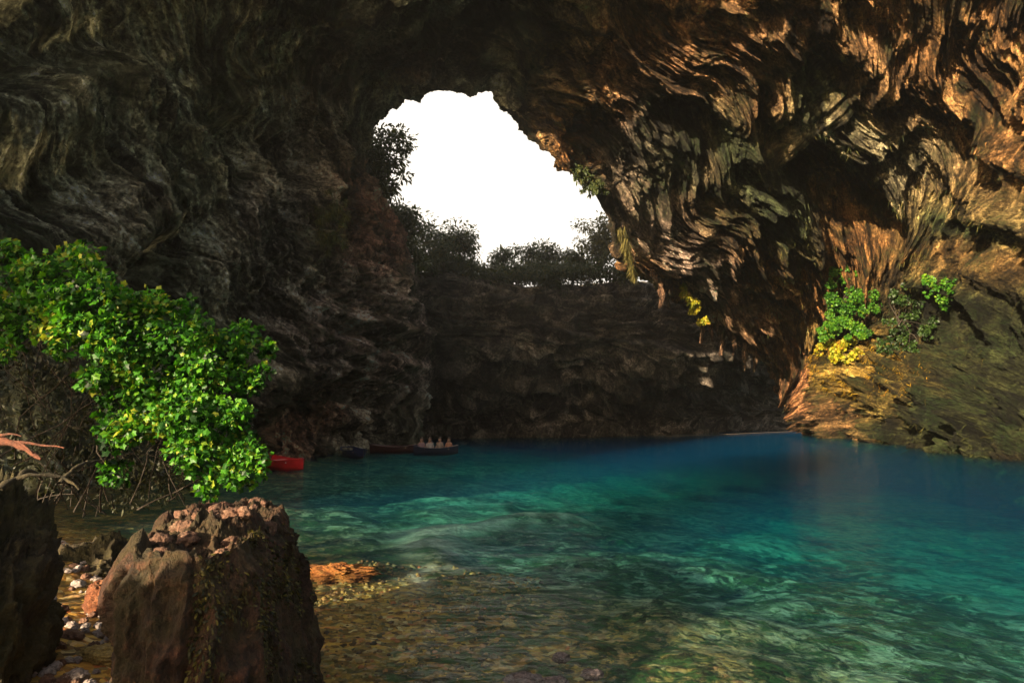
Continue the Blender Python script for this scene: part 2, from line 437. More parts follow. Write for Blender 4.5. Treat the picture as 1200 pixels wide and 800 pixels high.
o = link('cliff', me, mat_rock('layered_rock', .8, .5)); tag(o, 'dark layered cliff across the water under the trees', 'cliff', kind='structure')
def rim_z(xq, yq):
    d = (Bk[..., 0]-xq)**2 + (Bk[..., 1]-yq)**2 + np.where(np.arange(len(Bk))[:, None] < len(hz)-4, 1e6, 0)
    return Bk.reshape(-1, 3)[np.argmin(d)][2]

# ------------------------------------------------------------------ lake bed and banks: one sheet
shy = np.array([-80,-30,-5,0,3,4.5,6,7.5,9,11,14,20,140.]); shx = np.array([-8,-4,-2.6,-2.3,-2.2,-2.3,-2.7,-3.4,-4.6,-7,-10,-12.5,-13.])
def bed_h(x, y, rough=True):
    d = x - np.interp(y, shy, shx)
    n = fbm(x*.35, y*.35, 0*x, 3, 141)
    d = d + .35*n
    dm = np.maximum(d, 0); dep = .03 + .05*dm + .026*np.maximum(dm-5, 0)
    dep = np.minimum(dep, 3.2 + .02*dm)
    shoal = np.exp(-((x+1.0)/6.0)**2 - ((y-20)/7)**2)*.62 + np.exp(-((x-1.5)/6)**2 - ((y-12)/5)**2)*.35 + np.exp(-((x-9)/6)**2 - ((y-7)/4)**2)*.2
    dep = dep*(1 - .35*np.minimum(shoal, .85))
    land = .10 + .15*np.minimum(-d, 12) + .02*np.maximum(-d-12, 0)
    h = np.where(d > 0, -dep, land*sstep(0, .6, -d) - .05*(1-sstep(0, .6, -d)))
    h = h + np.where(d > 0, np.clip(.03 + .02*d, 0, .15), .10)*n
    far = np.maximum(np.maximum(np.abs(x)-75, -y-45), 0); h = h + np.minimum(far*.25, 14)
    if rough:
        h = h + np.clip(np.hypot(x, y)/9, .25, 1)*np.where(d > 0, np.clip(.01 + .008*d, 0, .08), .22*sstep(.3, 3, np.abs(d)+.6))*np.maximum(fbm(x*.9, y*.9, 0*x+3, 3, 151), -.3)
        c = pn(x*4.2, y*4.2, 0*x, 161); h = h + .02*c + .012*pn(x*9.1, y*9.1, 0*x, 171)
    return h
def reflection_streak(x, y):  # pale streak laid on the bed in place of the sky's reflection
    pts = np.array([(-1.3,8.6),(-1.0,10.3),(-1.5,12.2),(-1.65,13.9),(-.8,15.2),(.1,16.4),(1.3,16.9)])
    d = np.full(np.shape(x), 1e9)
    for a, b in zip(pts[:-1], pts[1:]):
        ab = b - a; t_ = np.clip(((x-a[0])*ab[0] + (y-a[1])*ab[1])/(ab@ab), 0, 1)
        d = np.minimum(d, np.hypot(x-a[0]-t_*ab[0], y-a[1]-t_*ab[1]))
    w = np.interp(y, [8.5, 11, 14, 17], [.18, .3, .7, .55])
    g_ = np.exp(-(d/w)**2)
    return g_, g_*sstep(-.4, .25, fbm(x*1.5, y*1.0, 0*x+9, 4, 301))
ra = np.concatenate([[.02], np.geomspace(.5, 160, 430)]); an = np.linspace(0, 2*np.pi, 1000, endpoint=False)
gx = ra[:, None]*np.cos(an)[None]; gy = ra[:, None]*np.sin(an)[None]
gz = bed_h(gx, gy); sg, sb = reflection_streak(gx, gy); gz = gz + (np.maximum(gz, -.12) - gz)*.5*sg
sd = gx - np.interp(gy, shy, shx)
wn = fbm(gx*.55, gy*.40, 0*gx, 6, 181, .62); wb = fbm(gx*.16, gy*.16, 0*gx, 3, 191)
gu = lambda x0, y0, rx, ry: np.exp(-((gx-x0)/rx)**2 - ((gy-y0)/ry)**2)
weed_and_shade = .30*gu(2.0, 10.5, 4.5, 5) + .8*gu(-6, 15, 3.5, 5) + .8*gu(-9, 25, 4.5, 9) + .30*gu(3.2, 7.0, 1.6, 1.4) + .22*gu(-.2, 6.2, 1.2, 1.2) + .16*gu(3, 9, 5, 5) - .40*gu(-1.4, 15.5, 1.0, 5) - .25*gu(6, 6.5, 2, 2)  # far-left patches paint the dark wall's shadow and reflection; the rest is weed
weed_and_shade = np.clip(sstep(.10, .30, weed_and_shade + .30*wn + .2*wb + .12), 0, 1)*sstep(0, 1.5, sd)*.93
t = NT('lake_bed'); Pn = t.pos()
wq = t.n('ShaderNodeTexNoise', Scale=5.0, Detail=4.0); t.link(Pn, wq.inputs['Vector'])
Pw = t.vmath('ADD', Pn, t.vmath('SCALE', wq.outputs['Color'], .16))
st1 = t.vor(Pw, 15.0, 'F1', 'Color'); dst = t.vor(Pw, 15.0, 'F1', 'Distance')
cob = t.vor(Pw, 6.0, 'F1', 'Color')
hue = t.n('ShaderNodeSeparateColor', Color=st1); hu2 = t.n('ShaderNodeSeparateColor', Color=cob)
peb = t.ramp(hue.outputs[0], [(0, (.06, .028, .01)), (.3, (.46, .22, .04)), (.55, (.62, .37, .07)), (.72, (.12, .07, .02)), (.88, (.70, .52, .22)), (1, (.50, .13, .03))])
deep = t.attr('shore', 'Fac')
pale = t.ramp(hu2.outputs[1], [(0, (.08, .15, .08)), (.4, (.24, .33, .22)), (.8, (.38, .46, .34)), (1, (.14, .24, .13))])
c = t.mix(t.ramp(deep, [(.22, 0.0), (.50, 1.0)]), peb, pale)
alg = t.ramp(t.noise(Pn, .55, 9, .78, 1.6), [(.46, 0.0), (.53, 1.0)])
alg2 = t.ramp(t.noise(Pw, 7.0, 7, .78), [(.44, 0.0), (.56, 1.0)])
af = t.math('MULTIPLY', t.math('MULTIPLY', alg, t.math('ADD', t.math('MULTIPLY', alg2, .75), .25)), t.ramp(deep, [(.10, .45), (.30, 1.0), (.75, .9), (1, .4)]))
c = t.mix(af, c, (.018, .030, .010))
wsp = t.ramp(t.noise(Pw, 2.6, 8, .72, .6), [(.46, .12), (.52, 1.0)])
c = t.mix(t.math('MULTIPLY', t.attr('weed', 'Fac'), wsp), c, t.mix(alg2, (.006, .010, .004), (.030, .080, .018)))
c = t.mix(t.attr('sand', 'Fac'), c, t.mix(alg2, (.34, .30, .24), (.62, .56, .46)))  # pale colour of the painted sky reflection
hb = t.math('SUBTRACT', 1.0, dst)
b = t.bump(hb, .5, .025); b = t.bump(t.noise(Pn, 22, 4, .7), .4, .015, b)
p = t.n('ShaderNodeBsdfPrincipled', Base__Color=c, Roughness=.7, Normal=b); p.inputs['Specular IOR Level'].default_value = .3
M_BED = t.surf(p.outputs[0])
me = raw_mesh('ground', np.stack([gx, gy, gz], -1).reshape(-1, 3), grid_faces(*gx.shape, flip=False, wrap=True), True, {'shore': np.clip(sd/14, 0, 1).ravel(), 'weed': (weed_and_shade*(1-sb)).ravel(), 'sand': sb.ravel()})
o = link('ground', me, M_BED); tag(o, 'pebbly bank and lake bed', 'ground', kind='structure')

# ------------------------------------------------------------------ water: one closed body, absorbing
t = NT('lake_water'); Pn = t.pos()
rv = t.vmath('MULTIPLY', Pn, (1.0, 2.2, 1.0))
h = t.math('ADD', t.noise(rv, .9, 3, .5, .5), t.math('MULTIPLY', t.noise(rv, 3.2, 3, .55, .4), .35))
b = t.bump(h, .55, .10); b = t.bump(t.noise(rv, 9.0, 3, .6), .25, .02, b)
fr = t.n('ShaderNodeFresnel', IOR=1.33, Normal=b)
gl = t.n('ShaderNodeBsdfGlossy', Roughness=.04, Normal=b)
tr = t.n('ShaderNodeBsdfTransparent')
mx = t.n('ShaderNodeMixShader', i0=t.math('MULTIPLY', fr.outputs[0], .4), i1=tr.outputs[0], i2=gl.outputs[0])
va = t.n('ShaderNodeVolumeAbsorption', Color=(0.0, .82, .87, 1), Density=.36)
vs = t.n('ShaderNodeVolumeScatter', Color=(.02, .36, 1.0, 1), Density=.040, Anisotropy=.3)
t.link(t.n('ShaderNodeAddShader', i0=va.outputs[0], i1=vs.outputs[0]).outputs[0], t.out.inputs['Volume'])
M_WATER = t.surf(mx.outputs[0])
xs, ys = 110, 120
V = np.array([(-xs,-60,0),(xs,-60,0),(xs,ys,0),(-xs,ys,0),(-xs,-60,-30),(xs,-60,-30),(xs,ys,-30),(-xs,ys,-30)], float)
F = np.array([(0,1,2,3),(7,6,5,4),(0,4,5,1),(1,5,6,2),(2,6,7,3),(3,7,4,0)])
# the air of the cave: thin mist that scatters the daylight of the opening forwards
def closed_box(x0, x1, y0, y1, z0, z1):
    V = np.array([(x0,y0,z1),(x1,y0,z1),(x1,y1,z1),(x0,y1,z1),(x0,y0,z0),(x1,y0,z0),(x1,y1,z0),(x0,y1,z0)], float)
    return V, np.array([(0,1,2,3),(7,6,5,4),(0,4,5,1),(1,5,6,2),(2,6,7,3),(3,7,4,0)])
hz_m = bpy.data.materials.new('haze'); hz_m.use_nodes = True; ht = hz_m.node_tree; ht.nodes.clear()
ho = ht.nodes.new('ShaderNodeOutputMaterial'); hv = ht.nodes.new('ShaderNodeVolumePrincipled')
hv.inputs['Color'].default_value = (.92, .90, .86, 1); hv.inputs['Density'].default_value = HAZE; hv.inputs['Anisotropy'].default_value = .72
ht.links.new(hv.outputs[0], ho.inputs['Volume'])
HV, HF = closed_box(-175, 175, -175, 175, -34, 62)
o = link('haze', raw_mesh('haze', HV, HF, False), hz_m); tag(o, 'thin mist in the air of the cave', 'haze', kind='stuff')
o = link('water', raw_mesh('water', V, F, False), M_WATER); tag(o, 'clear turquoise lake water', 'water', kind='structure')

# ------------------------------------------------------------------ leaves
def leaf_template(kind):
    if kind == 'lobed':
        a = np.linspace(0, 2*np.pi, 10, endpoint=False) + np.pi
        r = np.array([.30, .52, .36, .58, .40, .66, .40, .58, .36, .52])
        V = np.zeros((11, 3)); V[1:, 0] = .45 + r*np.cos(a); V[1:, 1] = r*np.sin(a)*.95; V[0] = (.45, 0, 0)
        V[:, 2] = -.22*np.abs(V[:, 1]) - .12*V[:, 0]**2
        F = np.array([(0, 1+i, 1+(i+1) % 10) for i in range(10)])
    elif kind == 'oval':
        V = np.array([(0,0,0),(.3,.2,-.03),(.3,-.2,-.03),(.72,.17,-.08),(.72,-.17,-.08),(1,0,-.2),(.45,0,.03)], float)
        F = np.array([(0,2,6),(0,6,1),(2,4,6),(6,3,1),(4,5,6),(5,3,6)])
    else:   # blade
        V = np.array([(0,.04,0),(0,-.04,0),(.5,.035,-.05),(.5,-.035,-.05),(1,0,-.22)], float)
        F = np.array([(0,1,3),(0,3,2),(2,3,4)])
    return V, F

def leaf_mesh(name, pos, dirs, ups, size, kind, rnd=None):
    T, TF = leaf_template(kind); n = len(pos)
    d = dirs/np.maximum(np.linalg.norm(dirs, axis=1, keepdims=True), 1e-9)
    s = np.cross(ups, d); s /= np.maximum(np.linalg.norm(s, axis=1, keepdims=True), 1e-9)
    u = np.cross(d, s)
    V = pos[:, None] + size[:, None, None]*(T[None, :, 0:1]*d[:, None] + T[None, :, 1:2]*s[:, None] + T[None, :, 2:3]*u[:, None])
    F = (TF[None] + (np.arange(n)*len(T))[:, None, None]).reshape(-1, 3)
    if rnd is None: rnd = rng.random(n)
    return raw_mesh(name, V.reshape(-1, 3), F, False, {'rnd': np.repeat(rnd, len(T))})

def mat_leaf(name, cols, trans=.35, rough=.45):
    t = NT(name); r = t.attr('rnd', 'Fac')
    c = t.ramp(r, [(i/(len(cols)-1), c) for i, c in enumerate(cols)])
    p = t.n('ShaderNodeBsdfPrincipled', Base__Color=c, Roughness=rough); p.inputs['Specular IOR Level'].default_value = .3
    tl = t.n('ShaderNodeBsdfTranslucent', Color=t.mix(1.0, c, (1.5, 1.6, .7), 'MULTIPLY'))
    return t.surf(t.n('ShaderNodeMixShader', i0=trans, i1=p.outputs[0], i2=tl.outputs[0]).outputs[0])

def mat_bark(name, c1, c2, scale=6.0):
    t = NT(name); P_ = t.pos()
    n = t.noise(P_, scale, 5, .65)
    c = t.mix(t.ramp(n, [(.35, 0.0), (.65, 1.0)]), c1, c2)
    p = t.n('ShaderNodeBsdfPrincipled', Base__Color=c, Roughness=.85, Normal=t.bump(t.noise(P_, scale*4, 4, .7), .7, .03))
    return t.surf(p.outputs[0])

def unit(n):
    v = rng.normal(size=(n, 3)); return v/np.linalg.norm(v, axis=1, keepdims=True)

def clump_leaves(cents, rads, per, droop=.25, flat=.75, outb=.6):
    """leaf places spread through clumps: positions, directions, ups"""
    ps, ds = [], []
    for c, r, n in zip(cents, rads, per):
        u = unit(n); rr = r*rng.random(n)**.42
        p = u*rr[:, None]; p[:, 2] *= flat
        ps.append(c + p); ds.append(outb*u + (1-outb)*unit(n) - np.array([0, 0, droop]))
    p = np.concatenate(ps); d = np.concatenate(ds)
    return p, d

def curve_path(a, b, sag, n=9, jit=.05):
    t_ = np.linspace(0, 1, n)[:, None]
    p = np.asarray(a)*(1-t_) + np.asarray(b)*t_
    p = p + np.asarray(sag)*(4*t_*(1-t_))
    w = rng.normal(size=(n, 3))*jit; w[0] = 0; w = np.cumsum(w, 0)*.6
    return p + w*np.minimum(t_*3, 1)

# ------------------------------------------------------------------ the fig bush on the bank
M_FIG = mat_leaf('fig_leaf', [(.005,.018,.004),(.012,.055,.007),(.028,.125,.009),(.055,.20,.011),(.11,.26,.014),(.26,.28,.03)], .36)
M_STEM = mat_bark('vine_bark', (.018,.013,.009), (.055,.04,.028), 9)
def bush(name, label, cents, rads, per, size, roots, mat, kind='lobed', nstem=40, stem_r=.014, light=(-.45,-.55,.7), outb=.45, droop=.25, group=None, cat='bush', sprigs=0):
    cents = np.asarray(cents, float)
    base = np.asarray(roots, float).mean(0)
    root = empty(name, base, label, cat, group)
    p, d = clump_leaves(cents, rads, per, droop, .8, outb)
    ups = np.asarray(light)[None]*1.0 + rng.normal(size=p.shape)*.85
    s = size*(.45 + .9*rng.random(len(p))**1.5)
    # whole clumps lean paler or darker
    rn = np.clip(np.repeat(rng.normal(.45, .16, len(cents)), per) + rng.normal(0, .24, len(p)), 0, 1)
    if sprigs:                                                      # single shoots that stand clear of the mass
        ps, dd, q_ = [], [], []
        for i in range(sprigs):
            k = rng.integers(len(cents)); u = unit(1)[0]; u[1] = -abs(u[1])*.5; u[2] = u[2]*.7 + .15
            a = cents[k] + u*rads[k]*.8; L = rads[k]*rng.uniform(.3, .75)
            for f in np.linspace(.1, 1, 9):
                ps.append(a + u*L*f + np.array([0, 0, -.25*L*f*f])); dd.append(u*.5 + unit(1)[0]*.8); q_.append(rng.uniform(.5, 1.25)*(1.15-.5*f))
        p = np.concatenate([p, ps]); d = np.concatenate([d, dd]); s = np.concatenate([s, size*np.array(q_)])
        ups = np.concatenate([ups, np.asarray(light)[None] + rng.normal(size=(len(ps), 3))*.8]); rn = np.concatenate([rn, np.clip(rng.normal(.6, .25, len(ps)), 0, 1)])
    link('foliage', leaf_mesh('foliage', p - base, d, ups, s, kind, rn), mat, root)
    parts = []
    for i in range(nstem):
        c = cents[rng.integers(len(cents))]; r0 = np.asarray(roots[rng.integers(len(roots))])
        a = r0 + rng.normal(size=3)*.12*np.array([1, 1, .3])
        L = np.linalg.norm(c-a)
        path = curve_path(a, c + rng.normal(size=3)*.15, np.array([rng.normal()*.1, rng.normal()*.1, .16*rng.random()])*L, 10, .035*L)
        parts.append(tube(path, np.linspace(stem_r*(.6+.9*rng.random()), stem_r*.25, 10), 5))
    V, F = joinVF(parts)
    link('stems', raw_mesh('stems', V - base, F, True), M_STEM, root)
    return root

cl = []
for (u, v, r, Y_) in [(18,300,.30,6.9),(60,312,.32,6.8),(5,345,.34,6.5),(50,350,.36,6.6),(100,335,.34,6.8),(140,345,.34,6.9),(110,375,.36,6.6),(165,375,.36,6.8),
        (200,375,.34,7.0),(150,410,.38,6.7),(205,410,.40,6.9),(250,395,.34,7.2),(285,392,.30,7.4),(180,445,.40,6.7),(235,440,.42,6.9),(275,430,.34,7.2),(305,412,.16,7.4),
        (150,470,.30,6.5),(205,480,.42,6.6),(255,475,.40,6.9),(190,515,.36,6.4),(235,515,.42,6.5),(275,510,.34,6.8),(225,545,.34,6.3),(265,545,.34,6.4),(292,548,.24,6.5),(245,560,.22,6.2),(135,500,.24,6.3),
        (90,318,.28,6.9),(130,350,.32,6.8),(180,372,.3,6.9),(225,388,.3,7.1),(60,335,.32,6.6),(120,395,.3,6.5),(100,365,.3,6.5),(160,400,.32,6.6),(230,420,.34,6.9),(298,445,.26,7.0),(298,485,.28,6.8),(300,520,.28,6.6),(295,545,.26,6.4),(170,440,.3,6.6),(25,385,.26,6.4),(80,395,.26,6.3),(120,440,.22,6.4),(70,355,.30,6.4),(30,325,.3,6.6),(125,350,.3,6.4)]:
    cl.append((px(u, v, Y_), r))
cl = [(c + rng.normal(0, .42*r, 3), r*rng.uniform(.40, .80)) for c, r in cl for k in range(3)]
cents = [c for c, r in cl]; rads = [r*.84 for c, r in cl]
per = [int(2500*r*r + 25) for c, r in cl]
roots = [px(40,600,7.6), px(110,600,7.4), px(160,590,7.2), px(200,585,7.0), px(10,540,7.6)]
BUSH = bush('fig_bush', 'large bright green bush of lobed leaves leaning over the bank beside the cave wall', cents, rads, per, .060, roots, M_FIG, nstem=16, stem_r=.008, sprigs=260)
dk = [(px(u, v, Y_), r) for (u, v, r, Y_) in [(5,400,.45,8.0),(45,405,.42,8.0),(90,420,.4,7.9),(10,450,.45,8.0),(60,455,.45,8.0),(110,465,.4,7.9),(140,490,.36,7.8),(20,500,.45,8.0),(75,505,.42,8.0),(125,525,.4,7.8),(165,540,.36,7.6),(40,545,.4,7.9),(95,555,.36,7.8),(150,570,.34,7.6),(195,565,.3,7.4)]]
bush('creeper', 'dark small leaved creeper in the shade behind the bare stems of the bush', [c for c, r in dk], [r for c, r in dk], [240]*len(dk), .075, [px(60,600,8.2), px(120,600,8.0)], mat_leaf('shade_leaf', [(.008,.010,.004),(.018,.024,.007),(.03,.034,.01),(.10,.10,.07)], .15, .5), 'oval', 12, .008, cat='creeper')  # dark foliage added to fill the hollow as its shade
# tangle of bare hanging vines under its leaves
parts = []
bb = np.array(BUSH.location)
for i in range(40):
    u0 = rng.uniform(-20, 215); v0 = np.interp(u0, [0, 120, 215], [350, 400, 500]) + rng.uniform(-15, 25)
    Y0 = rng.uniform(6.9, 8.0); a = px(u0, v0, Y0); b = px(u0 + rng.normal()*30 + 10, rng.uniform(v0+50, 590), Y0 + rng.normal()*.2)
    parts.append(tube(curve_path(a, b, np.array([rng.normal()*.2, rng.normal()*.2, 0]), 12, .05), rng.uniform(.002, .008), 5))
V, F = joinVF(parts)
link('hanging_stems', raw_mesh('hanging_stems', V - bb, F, True), M_STEM, BUSH)

# ------------------------------------------------------------------ bushes and creepers on the right wall
M_FIG2 = mat_leaf('ivy_leaf', [(.012,.05,.006),(.035,.13,.010),(.07,.20,.012),(.16,.26,.02)], .35)
M_YEL = mat_leaf('yellow_leaf', [(.16,.20,.015),(.30,.30,.02),(.42,.34,.02),(.30,.16,.02)], .4)
M_OLIVE = mat_leaf('olive_leaf', [(.010,.020,.003),(.022,.036,.005),(.036,.048,.008),(.07,.062,.010)], .30, .6)
M_MOSS = mat_leaf('moss_blade', [(.012,.017,.005),(.028,.038,.010),(.06,.065,.015),(.15,.12,.025)], .25, .8)
def wall_bush(name, label, spots, size, mat, per, kind='lobed', nstem=14, cat='bush', group=None, lift=.35, droop=.35):
    cs, rs = [], []
    hits = [shell_at(u, v) for (u, v, r) in spots]; ym = float(np.median([h[0][1] for h in hits]))
    for (u, v, r), (p, n) in zip(spots, hits):
        yq = ym + .35*np.clip(p[1]-ym, -3, 3)                         # the mass hangs together a little off the rock
        for k in range(8):
            cs.append(px(u, v, yq - .4*r) + rng.normal(0, .55*r, 3)); rs.append(r*rng.uniform(.22, .62))
    p0 = np.mean(cs, 0); rt = [p0 + np.array([0, .8, 0]), p0 + np.array([.3, .7, .3])]
    return bush(name, label, cs, rs, [int(per*.33)]*len(cs), size, rt, mat, kind, nstem, .03, outb=.5, droop=droop, cat=cat, group=group, sprigs=len(cs))
wall_bush('wall_bush', 'bright green leafy bush growing out of the sunlit rock beside a dark hollow',
    [(975,330,.8),(990,318,.9),(1012,312,.8),(982,350,1.0),(1005,345,1.0),(988,375,.9),(975,385,.7),(1020,355,.8),(1002,385,.7)], .15, M_FIG2, 620)
wall_bush('ivy', 'dark green ivy creeping right of the bright green bush', [(1055,345,.7),(1070,365,.7),(1050,385,.7),(1068,400,.7),(1085,385,.6),(1040,405,.6)], .17, mat_leaf('dark_ivy', [(.006,.012,.004),(.012,.03,.006),(.025,.055,.009),(.05,.09,.015)], .2), 150, cat='ivy')
wall_bush('yellow_bush', 'yellow leafed bush just under the bright green bush on the cave wall', [(972,402,.6),(990,405,.7),(1005,415,.5),(980,415,.5)], .24, M_YEL, 150, cat='bush')
wall_bush('hanging_creeper', 'yellow creeper hanging from the lower lip of the cave roof', [(803,342,.32),(810,350,.38),(816,362,.34),(821,374,.28),(800,335,.2)], .26, M_YEL, 70, 'oval', 6, 'creeper', droop=.9)
wall_bush('hanging_plant', 'small leafy plant hanging at the right tip of the sky opening', [(683,207,.5),(690,214,.55),(676,203,.35),(698,222,.4)], .24, M_OLIVE, 90, 'oval', 8, 'plant', droop=.8)
wall_bush('fern', 'patch of green fern on the reddish wall under the leaning tree', [(386,240,.6),(381,258,.7),(390,272,.6),(378,276,.5),(396,250,.4)], .30, M_MOSS, 160, 'blade', 4, 'fern', droop=.7)
wall_bush('ledge_plant', 'tuft of pale green leaves on a rock rib near the right edge', [(1095,340,.5),(1105,352,.5),(1110,330,.35),(1085,330,.3)], .2, M_FIG2, 60, 'lobed', 4, 'plant')

# hanging moss curtain at the right tip
p0, n0 = shell_at(729, 268); p0 = p0 + np.array([-.15, -.1, 0])
root = empty('hanging_moss', p0, 'long yellow green beard of moss hanging from the roof against the far trees', 'moss')
N = 800; k = rng.random(N)
pos = np.stack([(k-.5)*.55*(1-.6*rng.random(N)) + .9*(rng.random(N)**1.2)*0, rng.normal(0, .15, N), -2.9*rng.random(N)], 1)
pos[:, 0] = pos[:, 0]*(1 + pos[:, 2]/3.6) + (-pos[:, 2])*.24
d = np.stack([rng.normal(.1, .25, N), rng.normal(0, .25, N), -np.ones(N)], 1)
link('strands', leaf_mesh('strands', pos, d, unit(N), .35 + .4*rng.random(N), 'blade'), M_YEL if False else mat_leaf('moss_beard', [(.03,.03,.01),(.08,.07,.02),(.16,.13,.03)], .4, .8), root)

# stalactites under the lower lip belong to the cave wall
cave = bpy.data.objects['cave_wall']
for (u, v, L, r) in [(846,394,1.6,.28),(858,402,1.1,.2),(872,410,1.9,.3),(884,420,1.3,.22),(832,384,1.2,.2),(776,330,1.8,.3),(768,318,1.3,.22),(784,340,1.2,.2),(820,376,1.8,.22)]:
    p, n = shell_at(u, v)
    kz = np.linspace(0, 1, 14); path = np.stack([p[0]+.08*np.sin(kz*7+u), p[1]+.06*np.cos(kz*9+v), p[2]+.7-(L+.7)*kz], 1)
    V, F = tube(path, r*(1.25-kz)**1.0*(1+.18*np.sin(kz*17+u))+.015, 9)
    V = V + .05*rng.normal(size=V.shape)
    fl_ = np.stack([V[:, 0]*3, V[:, 2], V[:, 1]], 1); sn = np.tile(np.array([.36,.20,.12]), (len(V), 1))
    link('stalactite', raw_mesh('stalactite', V, F, True, {'flow': fl_, 'stain': sn}), M_ROCK, cave)

# shaggy grass on the lit hump at the foot of the right wall and moss hanging on its ribs
uu, vv = to_px(SHELL)
front = (S2 > .3) & (S2 < 3.9)
def region_pick(cond, n):
    idx = np.flatnonzero((front & cond).ravel()); return rng.choice(idx, n)
hump = ((uu-1080)/120)**2 + ((vv-490)/50)**2 < 1
gm = pn(SHELL[..., 0]*.5, SHELL[..., 1]*.5, SHELL[..., 2]*.5, 201)
i = region_pick(hump & (gm > .0), 4500)
i2 = region_pick((uu > 900) & (uu < 1250) & (vv > 150) & (vv < 530) & (gm > .25), 7000)
i = np.concatenate([i, i2])
p = SHELL.reshape(-1, 3)[i] + rng.normal(0, .05, (len(i), 3)); n = nrm.reshape(-1, 3)[i]
d = .55*n + np.array([-.15, 0, -.75]) + rng.normal(0, .28, p.shape)
g = link('wall_grass', leaf_mesh('wall_grass', p - n*.03, d, n + .4*unit(len(i)), .16 + .34*rng.random(len(i))**2, 'blade'), M_MOSS)
tag(g, 'shaggy grass and moss hanging on the sunlit foot of the cave wall', 'grass', kind='stuff')
lm = (uu < 470) & (uu > 0) & (vv < 500) & (gm > .22)
i = region_pick(lm, 6000)
p = SHELL.reshape(-1, 3)[i]; n = nrm.reshape(-1, 3)[i]
d = .5*n + np.array([0.1, 0, -.6]) + rng.normal(0, .35, p.shape)
gd = ((uu-1015)/75)**2 + ((vv-432)/36)**2 < 1
j = region_pick(gd & (gm > -.35), 7000)
pj = SHELL.reshape(-1, 3)[j] + rng.normal(0, .05, (len(j), 3)); nj = nrm.reshape(-1, 3)[j]
dj = .5*nj + np.array([-.1, 0, -.8]) + rng.normal(0, .3, pj.shape)
g = link('golden_moss', leaf_mesh('golden_moss', pj - nj*.02, dj, nj + .4*unit(len(j)), .14 + .30*rng.random(len(j))**2, 'blade'), mat_leaf('golden_blade', [(.14,.09,.012),(.40,.24,.015),(.60,.38,.02),(.45,.18,.02)], .3, .7))
tag(g, 'golden moss spilling over the sunlit rock below the green bush', 'moss', kind='stuff')
g = link('wall_moss', leaf_mesh('wall_moss', p - n*.02, d, n + .4*unit(len(i)), .10 + .22*rng.random(len(i))**2, 'blade'), M_MOSS)
tag(g, 'olive moss tufts on the shaded left cave wall', 'moss', kind='stuff')

# ------------------------------------------------------------------ trees round the rim
M_TRUNK = mat_bark('tree_bark', (.03,.025,.02), (.07,.055,.04), 3)
def tree(label, base, h, w, n_leaf, lean=(0, 0), mat=M_OLIVE, group='trees round the rim of the opening', trunk=.35, leaf=.26, name='rim_tree', cat='tree'):
    base = np.asarray(base, float); root = empty(name, base, label, cat, group)
    parts = []; fork = np.array([lean[0]*.35*h, lean[1]*.35*h, trunk*h])
    parts.append(tube(curve_path((0, 0, -.6), fork, rng.normal(size=3)*.1, 8, .05), np.linspace(.11, .07, 8)*h/4, 7))
    cs, rs = [], []
    nl = 18
    for i in range(nl):
        a = rng.uniform(0, 2*np.pi); rr = w*.5*math.sqrt(rng.random())*.8
        zz_ = h*(trunk + (1-trunk)*rng.uniform(.05, .88))
        rr *= math.sqrt(max(.15, 1 - (2*(zz_/h-trunk)/(1-trunk)-1)**2*.8))
        c = np.array([math.cos(a)*rr + lean[0]*zz_, math.sin(a)*rr + lean[1]*zz_, zz_])
        parts.append(tube(curve_path(fork*rng.uniform(.7, 1), c, (0, 0, .08*h), 8, .05), np.linspace(.045, .012, 8)*h/4, 5))
        for k in range(3):
            c2 = c + unit(1)[0]*w*.16*rng.random()
            cs.append(c2); rs.append(w*rng.uniform(.10, .21))
    V, F = joinVF(parts); link('trunk', raw_mesh('trunk', V, F, True), M_TRUNK, root)
    tot = sum(r*r for r in rs); per = [max(12, int(n_leaf*r*r/tot)) for r in rs]
    p, d = clump_leaves(cs, rs, per, .2, .7, .6)
    link('crown', leaf_mesh('crown', p, d, np.array([0, -.3, 1.]) + .8*unit(len(p)), leaf*(.6+.8*rng.random(len(p))), 'oval'), mat, root)
    return root
M_OLIVE2 = mat_leaf('lit_olive_leaf', [(.03,.034,.008),(.06,.06,.014),(.11,.09,.02)], .35, .6)  # paler olive leaf of the pale and golden green trees
def rim_tree(label, u, Y_, vtop, wpx, n_leaf=2200, mat=M_OLIVE, lean=(0, 0), back=1.5, trunk=.16):
    x = (u-600)/800*Y_; z = rim_z(x, Y_) - .15
    zt = px(u, vtop + 4, Y_)[2]; h = max(zt - z, 1.6)*1.04; wpx *= 1.25; n_leaf = int(n_leaf*1.7)
    return tree(label, (x, Y_, z), h, wpx/800*Y_, n_leaf, lean, mat, trunk=trunk)
